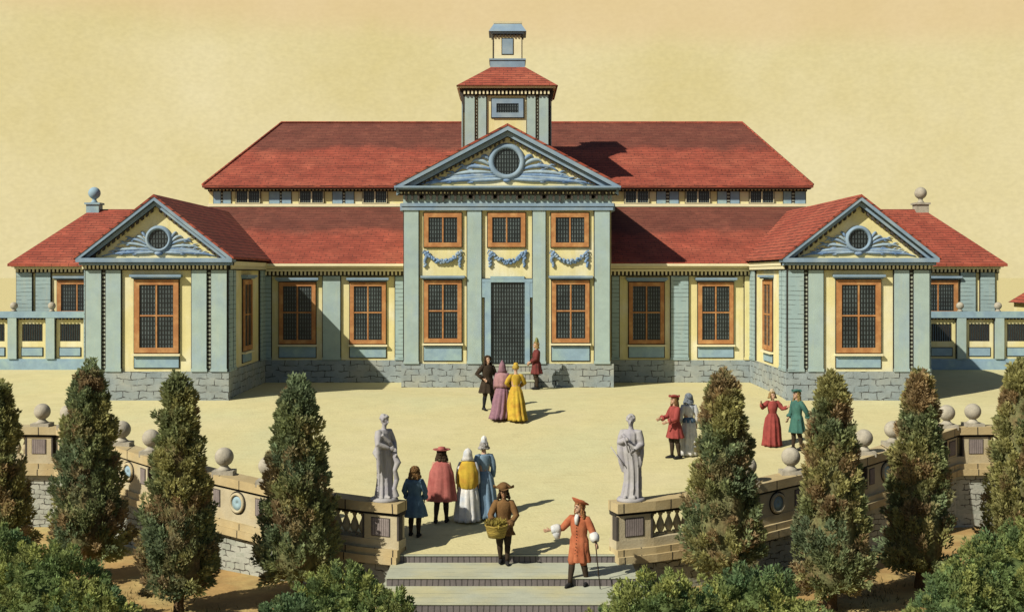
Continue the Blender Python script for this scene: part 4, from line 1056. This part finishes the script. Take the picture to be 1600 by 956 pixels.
    def headdress(s, m, h=.16, r0=.055, label=None):
        b = MB(); K = s.k
        b.rings([ring((0, .02, .07), .082, .09, 20), ring((0, .03, .11), .075, .08, 20, 5, .08), ring((0, .035, .12 + h * .5), r0 * 1.1, r0, 20, 5, .15), ring((0, .03, .12 + h * .8), r0 * .8, r0 * .7, 20, 5, .2), ring((0, .02, .12 + h), .012, .012, 20)], 0, True)
        b.v = [s.RT @ (p * K) for p in b.v]; return s.wear(b, 'headdress', m)
    def hood(s, m, peak=.05, drop=.14):
        b = MB(); K = s.k
        prof_ = [(-drop, .17, .13), (-.08, .125, .115), (.0, .112, .125), (.06, .105, .122), (.10, .085, .10), (.125 + peak * .4, .05, .06), (.13 + peak, .008, .008)]
        b.rings([ring((0, .028 + .02 * i / 6, z), rx, ry, 26, 7, .025, i * .2) for i, (z, rx, ry) in enumerate(prof_)], 0, True)
        b.v = [s.RT @ (p * K) for p in b.v]; return s.wear(b, 'hood', m)
    def coat(s, m, hem=.56, flare=.27, cuff=None, lining=None, n=9, collar=None, buttons=None):
        s.tors('coat', m, [(1.475, .062, .06, .012, 0), (1.45, .10, .085, .012, 0), (1.425, .17, .115, .012, 0), (1.36, .205, .135, .01, .0), (1.25, .195, .14, 0, .01), (1.05, .165, .125, .005, .015), (.95, .20, .16, .01, .03), (.75, flare * .86, flare * .72, .015, .06), (hem + .02, flare, flare * .85, .02, .085), (hem, flare * .99, flare * .84, .02, .085), (hem + .03, flare * .8, flare * .7, .02, .05)], n)
        s.sleeves(m, cuff=cuff)
        if buttons:
            b = MB()
            for i in range(11): 
                z_ = 1.36 - i * .065; b.ball((.0, -.143 - (.0 if z_ > .98 else (.98 - z_) * .32), z_), .012, 8)
            s.wear(s.scaled(b), 'button_row', buttons)
    def gown(s, m, bod=None, hemr=.34, train=0.0, waist=1.06, sleeve=None, hipr=.21):
        s.tors('bodice', bod or m, [(1.455, .07, .065, .012, 0), (1.43, .15, .10, .012, 0), (1.36, .18, .12, .005, .0), (1.25, .165, .135, -.01, .01), (waist, .128, .105, 0, .015), (waist - .05, .15, .12, .005, .02)], 8)
        s.tors('skirt', m, [(waist + .02, .125, .10, 0, .0), (waist - .04, .16, .14, .01, .02), (.90, hipr, hipr * .92, .02 + train * .1, .045), (.6, hipr + (hemr - hipr) * .5, (hipr + (hemr - hipr) * .5) * .95 + train * .15, .02 + train * .25, .07), (.25, hemr * .92, hemr * .9 + train * .3, .02 + train * .45, .085), (.02, hemr, hemr * .95 + train * .6, .02 + train * .75, .09), (.015, hemr * .6, hemr * .5, .02, .0)], 11, 60)
        s.sleeves(sleeve or bod or m, (.07, .066, .058), puff=.15)
BR = fab('dark brown', (.045, .032, .020)); BLK = fab('black', (.022, .022, .022))
FAIR = fab('fair hair', (.30, .20, .08)); DKH = fab('dark hair', (.05, .032, .018)); GREYH = fab('grey hair', (.32, .31, .29))
WHT = fab('white linen', (.66, .65, .60), (.42, .48, .56))
C_RED = fab('crimson', (.31, .065, .055), (.22, .045, .04)); C_PINK = fab('rose red', (.40, .13, .11), (.32, .08, .07)); C_OR = fab('orange red', (.42, .14, .065), (.34, .09, .04))
C_YEL = fab('golden yellow', (.52, .36, .045), (.44, .22, .035)); C_MAU = fab('mauve', (.27, .15, .18), (.20, .11, .15)); C_BLU = fab('slate blue', (.10, .17, .24), (.06, .11, .17))
C_LBL = fab('pale blue', (.19, .28, .36), (.12, .20, .29)); C_GRN = fab('sea green', (.055, .15, .12), (.04, .11, .10)); C_BRN = fab('tan brown', (.19, .105, .04), (.13, .07, .03)); C_MAR = fab('maroon', (.16, .04, .035), (.11, .03, .03))
pi = math.pi
# group before the palace door
p = Person('man in black coat standing beside the mauve hooded lady, hand on hip', 762, 640, 1.72, R(25), {-1: ((-.36, .06, 1.17), (-.20, -.10, 1.02)), 1: ((.27, .0, 1.14), (.30, -.12, .92))}, {-1: ((-.10, -.03, .50), (-.14, .0, .08)), 1: ((.13, -.05, .50), (.19, -.02, .08))})
p.coat(BR, .55, .29); p.legsw(BR, BLK, BLK); p.hair(DKH, .22, 1.15)
p = Person('lady in mauve cape, hood and trailing skirt seen from behind', 785, 652, 1.68, R(165))
p.gown(C_MAU, hemr=.30, train=.42); p.hood(C_MAU, .10, .17); p.tors('cape', C_PINK if False else fab('pale mauve', (.36, .20, .20), (.29, .16, .18)), [(1.47, .10, .10, .02, 0), (1.40, .23, .17, .02, .02), (1.2, .27, .21, .03, .04), (1.0, .26, .21, .03, .05), (.98, .2, .17, .03, .02)], 8)
p = Person('lady in a golden yellow gown with train seen from behind', 806, 655, 1.68, R(190), {-1: ((-.30, -.05, 1.16), (-.16, -.20, 1.05)), 1: ((.30, -.05, 1.16), (.16, -.20, 1.05))})
p.gown(C_YEL, hemr=.32, train=.30); p.hair(fab('golden hair', (.42, .30, .06)), 0, 1.1, True); p.headdress(C_YEL, .08)
p = Person('person in maroon coat and tall pointed cap by the palace door', 838, 612, 1.70, R(-80), {-1: ((-.25, -.02, 1.14), (-.16, -.20, .98)), 1: ((.25, -.05, 1.14), (.12, -.24, 1.02))}, d=45.9)
p.coat(C_MAR, .58, .25); p.legsw(BR, BR, BLK); p.hair(FAIR, .12); p.headdress(fab('moss felt', (.20, .20, .07)), .17)
# group by the left statue
p = Person('boy in slate blue coat seen from behind, beside the end pier', 648, 838, 1.52, R(170), {-1: ((-.27, .0, 1.14), (-.22, -.14, .95)), 1: ((.27, .0, 1.14), (.22, -.14, .95))}, {-1: ((-.10, -.03, .50), (-.10, .02, .08)), 1: ((.10, -.06, .50), (.13, -.10, .08))})
p.coat(C_BLU, .52, .31, C_BLU); p.legsw(BR, BR, BLK); p.hair(fab('brown curls', (.16, .09, .035)), .17, 1.25)
p = Person('man in rose red cloak and broad red hat seen from behind', 690, 816, 1.66, R(175), None, {-1: ((-.10, -.03, .50), (-.11, -.05, .08)), 1: ((.10, .04, .50), (.12, .16, .10))})
p.legsw(BR, BR, BLK); p.hair(DKH, .16, 1.15); p.hat(C_PINK, .21, .09, .02, 0)
p.tors('cloak', C_PINK, [(1.49, .075, .075, .015, 0), (1.46, .12, .10, .015, 0), (1.41, .20, .15, .015, .01), (1.2, .285, .20, .02, .03), (.9, .32, .235, .02, .05), (.55, .365, .26, .03, .06), (.53, .36, .255, .03, .06), (.58, .28, .2, .03, .03)], 8, 56)
p = Person('lady in white hood and golden shawl over a white skirt, seen from behind', 731, 812, 1.60, R(180))
p.gown(WHT, hemr=.33, train=.1); p.hood(WHT, .03, .15)
p.tors('shawl', C_YEL, [(1.50, .085, .09, .02, 0), (1.44, .19, .15, .02, .01), (1.2, .265, .21, .04, .03), (.95, .265, .23, .05, .04), (.80, .20, .20, .06, .05), (.78, .14, .14, .06, .03)], 10)
p = Person('lady in pale blue gown and white headdress beside the golden shawl', 756, 806, 1.72, R(205))
p.gown(C_LBL, hemr=.29, train=.15); p.hair(GREYH, .05); p.headdress(WHT, .13)
# on the steps
t1 = zt - .17; t2 = zt - .34
bas = Person('man in brown coat and cocked hat carrying a basket down the steps', 787, 880, 1.60, R(0), {-1: ((-.30, -.10, 1.13), (-.27, -.30, 1.02)), 1: ((.29, -.10, 1.12), (.12, -.33, .92))}, {-1: ((-.09, -.10, .50), (-.07, .02, .10)), 1: ((.09, -.05, .48), (.08, -.10, .08))}, lean=.16, nod=R(2), z=t1, d=(CH - t1) * F / 449, skin=mat('tanned skin', (.27, .15, .075), .6, .08, 8), curl=.9)
bas.coat(C_BRN, .66, .25, C_BRN); bas.legsw(BR, BR, BLK); bas.hair(DKH, .14, 1.1); bas.hat(C_BRN, .24, .10, .10, 3)
ora = Person('man in orange red coat with white sleeves gesturing and leaning on a cane', 905, 914, 1.66, R(-26), {-1: ((-.34, -.10, 1.19), (-.56, -.20, 1.15)), 1: ((.30, .02, 1.14), (.40, -.06, .96))}, {-1: ((-.12, -.10, .50), (-.13, -.20, .08)), 1: ((.10, -.02, .50), (.14, .08, .08))}, turn=R(-32), z=t2, d=(CH - t2) * F / 483, curl=.45)
ora.coat(C_OR, .50, .235, buttons=BR); ora.legsw(C_OR, BR, BLK); ora.hair(fab('auburn curls', (.28, .13, .05)), .20, 1.15)
ora.hat(C_OR, .19, .08, .09, 1, R(-14))
b = MB(); K = ora.k
for q in (-1, 1):
    e, w_ = ora.arms[q]; E, W = ora.sh(*e), ora.sh(*w_); bb = MB()
    bb.tube([E.lerp(W, .15), E.lerp(W, .4), E.lerp(W, .7), E.lerp(W, .98)], [.08 * K, .105 * K, .10 * K, .075 * K], 18); ora.wear(bb, 'shirt_sleeve', WHT)
    if q < 0:
        bb = MB(); Q = E.lerp(W, .5); bb.tube([Q, Q + Vector((.0, 0, -.1)), Q + Vector((.02, 0, -.2))], [.085 * K, .09 * K, .05 * K], 14); ora.wear(bb, 'sleeve_ruffle', WHT)
bb = MB(); bb.tube([ora.sh(0, -.10, 1.49), ora.sh(0, -.145, 1.42), ora.sh(.0, -.155, 1.30)], [.045 * K, .05 * K, .03 * K], 12); ora.wear(bb, 'cravat', WHT)
hw_ = ora.loc + Matrix.Rotation(R(-26), 3, 'Z') @ ora.sh(.43, -.10, .90)
b = MB(); b.tube([(hw_.x + .07, hw_.y - .06, t2 + .01), (hw_.x + .02, hw_.y - .02, t2 + .5), (hw_.x - .02, hw_.y, hw_.z + .06)], [.010, .012, .014], 10); b.ball((hw_.x - .02, hw_.y, hw_.z + .07), .026, 10)
single(b, 'walking_stick', BR, 'thin dark cane under the hand of the man in orange', 'walking stick', (hw_.x + .07, hw_.y - .06, t2))
# basket in the arms of the brown man
bl = bas.loc + bas.sh(-.16, -.36, .93)
bk = thing('basket', 'round straw basket of leaves held by the man in brown', 'basket', (bl.x, bl.y, bl.z - .24))
b = MB(); b.lathe([(.001, -.24), (.17, -.235), (.205, -.12), (.235, .0), (.25, .015), (.235, .03), (.215, .01), (.19, -.10), (.001, -.11)], tuple(bl), 26); part(b, 'bowl', M['wicker'], bk)
lv = []; rr = random.Random(4)
for i in range(46):
    a = rr.uniform(0, 6.28); r = rr.uniform(0, .18); tuft(lv, rr, Vector((math.cos(a) * r, math.sin(a) * r, .20)), Vector((math.cos(a) * .9 * r / .15, math.sin(a) * .9 * r / .15, .9)), .15, .04, 9, [(.25, .20, .05), (.33, .27, .06), (.16, .15, .04), (.12, .14, .04)], 3, .08, .018)
o = bpy.data.objects.new('contents', leafmesh(lv, 'contents')); COL.objects.link(o); o.parent = bk
# couple and pair on the right of the court
p = Person('man in crimson coat and red hat facing the left, hand to his side', 1054, 716, 1.70, R(-70), {-1: ((-.28, -.08, 1.15), (-.24, -.30, 1.10)), 1: ((.27, -.10, 1.12), (.20, -.32, 1.05))}, {-1: ((-.09, -.05, .50), (-.09, -.03, .08)), 1: ((.09, .02, .50), (.10, .10, .08))})
p.coat(C_RED, .58, .27, C_RED); p.legsw(BR, BR, BLK); p.hair(fab('brown curls', (.16, .09, .035)), .2, 1.15); p.hat(C_RED, .16, .06, .04, 3)
p = Person('lady in white gown with blue sash beside the man in crimson', 1076, 711, 1.68, R(190))
p.gown(WHT, hemr=.27, hipr=.19); p.hair(fab('powdered blue hair', (.17, .20, .23)), .16, 1.15); p.tors('sash', C_BLU, [(1.09, .13, .112, 0, .02), (1.02, .17, .15, .01, .05), (.94, .185, .165, .02, .06)], 8)
p = Person('lady in red gown with both hands raised, facing the man in green', 1207, 697, 1.54, R(5), {-1: ((-.34, -.02, 1.24), (-.42, -.20, 1.38)), 1: ((.32, -.04, 1.20), (.44, -.18, 1.27))}, turn=R(20))
p.gown(C_RED, hemr=.30, train=.12, hipr=.22); p.hair(FAIR, .08, 1.1, True); p.headdress(fab('fair lace', (.50, .42, .28)), .10)
p = Person('man in sea green coat and hat facing the lady in red', 1245, 703, 1.66, R(-65), {-1: ((-.27, .02, 1.14), (-.26, -.10, .93)), 1: ((.27, .14, 1.14), (.20, .26, .95))}, {-1: ((-.09, -.05, .50), (-.09, -.06, .08)), 1: ((.09, .02, .50), (.10, .10, .08))})
p.coat(C_GRN, .52, .26, C_GRN); p.legsw(BR, BR, BLK); p.hair(fab('tawny curls', (.24, .17, .06)), .22, 1.1); p.hat(C_GRN, .15, .07, .05, 3)

# ------------------------------------------------------------------ statues on the end piers
def statue(sgn, rz, label, staff, H):
    at = AT[sgn](.42); base = court(0, at.y) + 1.055; k = H / 1.75
    b = MB(); V = lambda x, y, z: Vector((x, y, z)) * k
    # body and drapery
    rows = [(.0, .25, .22, .0, .05), (.05, .235, .20, .0, .10), (.35, .20, .165, .01, .10), (.75, .205, .165, .01, .08), (.95, .215, .17, .0, .06), (1.12, .185, .145, .0, .05), (1.25, .20, .145, -.01, .04), (1.38, .205, .125, .0, .03), (1.44, .14, .09, .01, .01), (1.47, .07, .06, .01, 0)]
    rs = []
    for a, c in zip(rows, rows[1:]):
        for t in (0, .5):
            v = [a[i] + (c[i] - a[i]) * t for i in range(5)]; sway = .035 * math.sin(v[0] * 3.2)
            rs.append([tuple(Vector(q) * k) for q in ring((sway, v[3], v[0]), v[1] * .9, v[2] * .9, 48, 10, v[4], .9 + v[0] * 1.2)])
    b.rings(rs, 0, True)
    b.tube([V(.0, .01, 1.42), V(.0, 0, 1.50), V(.0, -.01, 1.57)], [.062 * k, .052 * k, .05 * k], 12)
    hc = V(.0, -.02, 1.64); hb = MB(); hb.ball((0, .012, .015), .1, 20, 0, (.78, .93, 1.02)); hb.ball((0, -.02, -.045), .075, 16, 0, (.78, .85, .9))
    hb.tube([(0, -.085, .015), (0, -.108, -.012), (0, -.088, -.02)], [.012, .018, .012], 8)
    for i in range(90):
        r = random.Random(i + 50 * sgn); a = r.uniform(0, 6.28); zz = r.uniform(-.3, 1); c = math.sqrt(1 - min(1, zz * zz))
        if math.sin(a) * c < -.3 and zz < .5: continue
        hb.ball((math.cos(a) * c * .085, .016 + math.sin(a) * c * .1, .03 + zz * .095), .026, 7)
    hb.ball((0, .085, .08), .055, 10)
    mt = Matrix.Translation(hc) @ Matrix.Rotation(R(14), 4, 'X'); hb.v = [mt @ (q * k) for q in hb.v]; b.add(hb.v, hb.f, 0, True)
    arms = [(-1, (-.27, -.06, 1.16), (-.10, -.22, 1.08)), (1, (.26, -.04, 1.14), (.10, -.24, .98))] if not staff else [(-1, (-.235, -.04, 1.16), (-.10, -.20, 1.24)), (1, (.225, -.02, 1.13), (.12, -.22, 1.05))]
    for q, e, w_ in arms:
        S, E, W = V(q * .17, .01, 1.39), V(*e), V(*w_)
        b.tube([V(q * .08, .01, 1.40), S, S.lerp(E, .5), E, E.lerp(W, .6), W], [.06 * k, .085 * k, .085 * k, .075 * k, .055 * k, .035 * k], 12); hand(b, W, W - E, Vector((0, -.3, 1)), k, .8)
        # mantle hanging from the arm
        b.tube([E, E + V(-q * .02, -.02, -.18), E + V(-q * .05, -.02, -.42), E + V(-q * .07, 0, -.62)], [.06 * k, .085 * k, .075 * k, .03 * k], 12, flat=.6)
    b.tube([V(-.18, -.10, 1.36), V(-.02, -.17, 1.20), V(.16, -.14, 1.0), V(.20, .0, .9)], [.03 * k, .045 * k, .05 * k, .04 * k], 10)
    b.tube([V(.18, .08, 1.36), V(.04, .17, 1.15), V(-.14, .15, .95), V(-.20, .0, .85)], [.03 * k, .05 * k, .05 * k, .04 * k], 10)
    for q in (-1, 1): b.tube([V(q * .09, -.12, .03), V(q * .10, -.26, .025)], [.045 * k, .03 * k], 10)
    if not staff: 
        b.tube([V(.05, -.22, .98), V(.10, -.30, .75), V(.04, -.27, .6), V(.11, -.26, .4), V(.06, -.24, .2), V(.10, -.26, .02)], [.05 * k, .075 * k, .05 * k, .06 * k, .05 * k, .07 * k], 12)
    me = remesh(b, .013, 'figure', [M['statue']]); 
    root = thing('statue', label, 'statue', (at.x, at.y, base), rz)
    bm = bmesh.new(); bm.from_mesh(me); bm.loops.layers.uv.new('UVMap'); bm.to_mesh(me); bm.free()
    for v in me.vertices: v.co.z += .07
    o = bpy.data.objects.new('figure', me); COL.objects.link(o); o.parent = root
    b = MB(); b.lathe([(.30, -.01), (.30, .04), (.27, .075), (.001, .078)], n=28); part(b, 'pedestal', M['statue'], root, local=True)
    if staff:
        b = MB(); b.tube([(-.42 * k, -.12 * k, 1.16 * k), (-.25 * k, -.16 * k, .93 * k), (-.12 * k, -.17 * k, .76 * k)], [.011, .014, .014], 8); part(b, 'staff', M['statue'], root, local=True)
        b = MB(); b.tube([(-.13 * k, -.24 * k, 1.38 * k), (-.08 * k, -.22 * k, 1.24 * k), (-.02 * k, -.22 * k, 1.05 * k)], [.03, .016, .014], 8); part(b, 'sceptre', M['statue'], root, local=True)
statue(-1, R(55), 'grey marble statue of a draped woman looking right, on the left end pier', False, 1.72)
statue(1, R(-12), 'grey marble statue of a draped woman holding a staff, on the right end pier', True, 1.72)
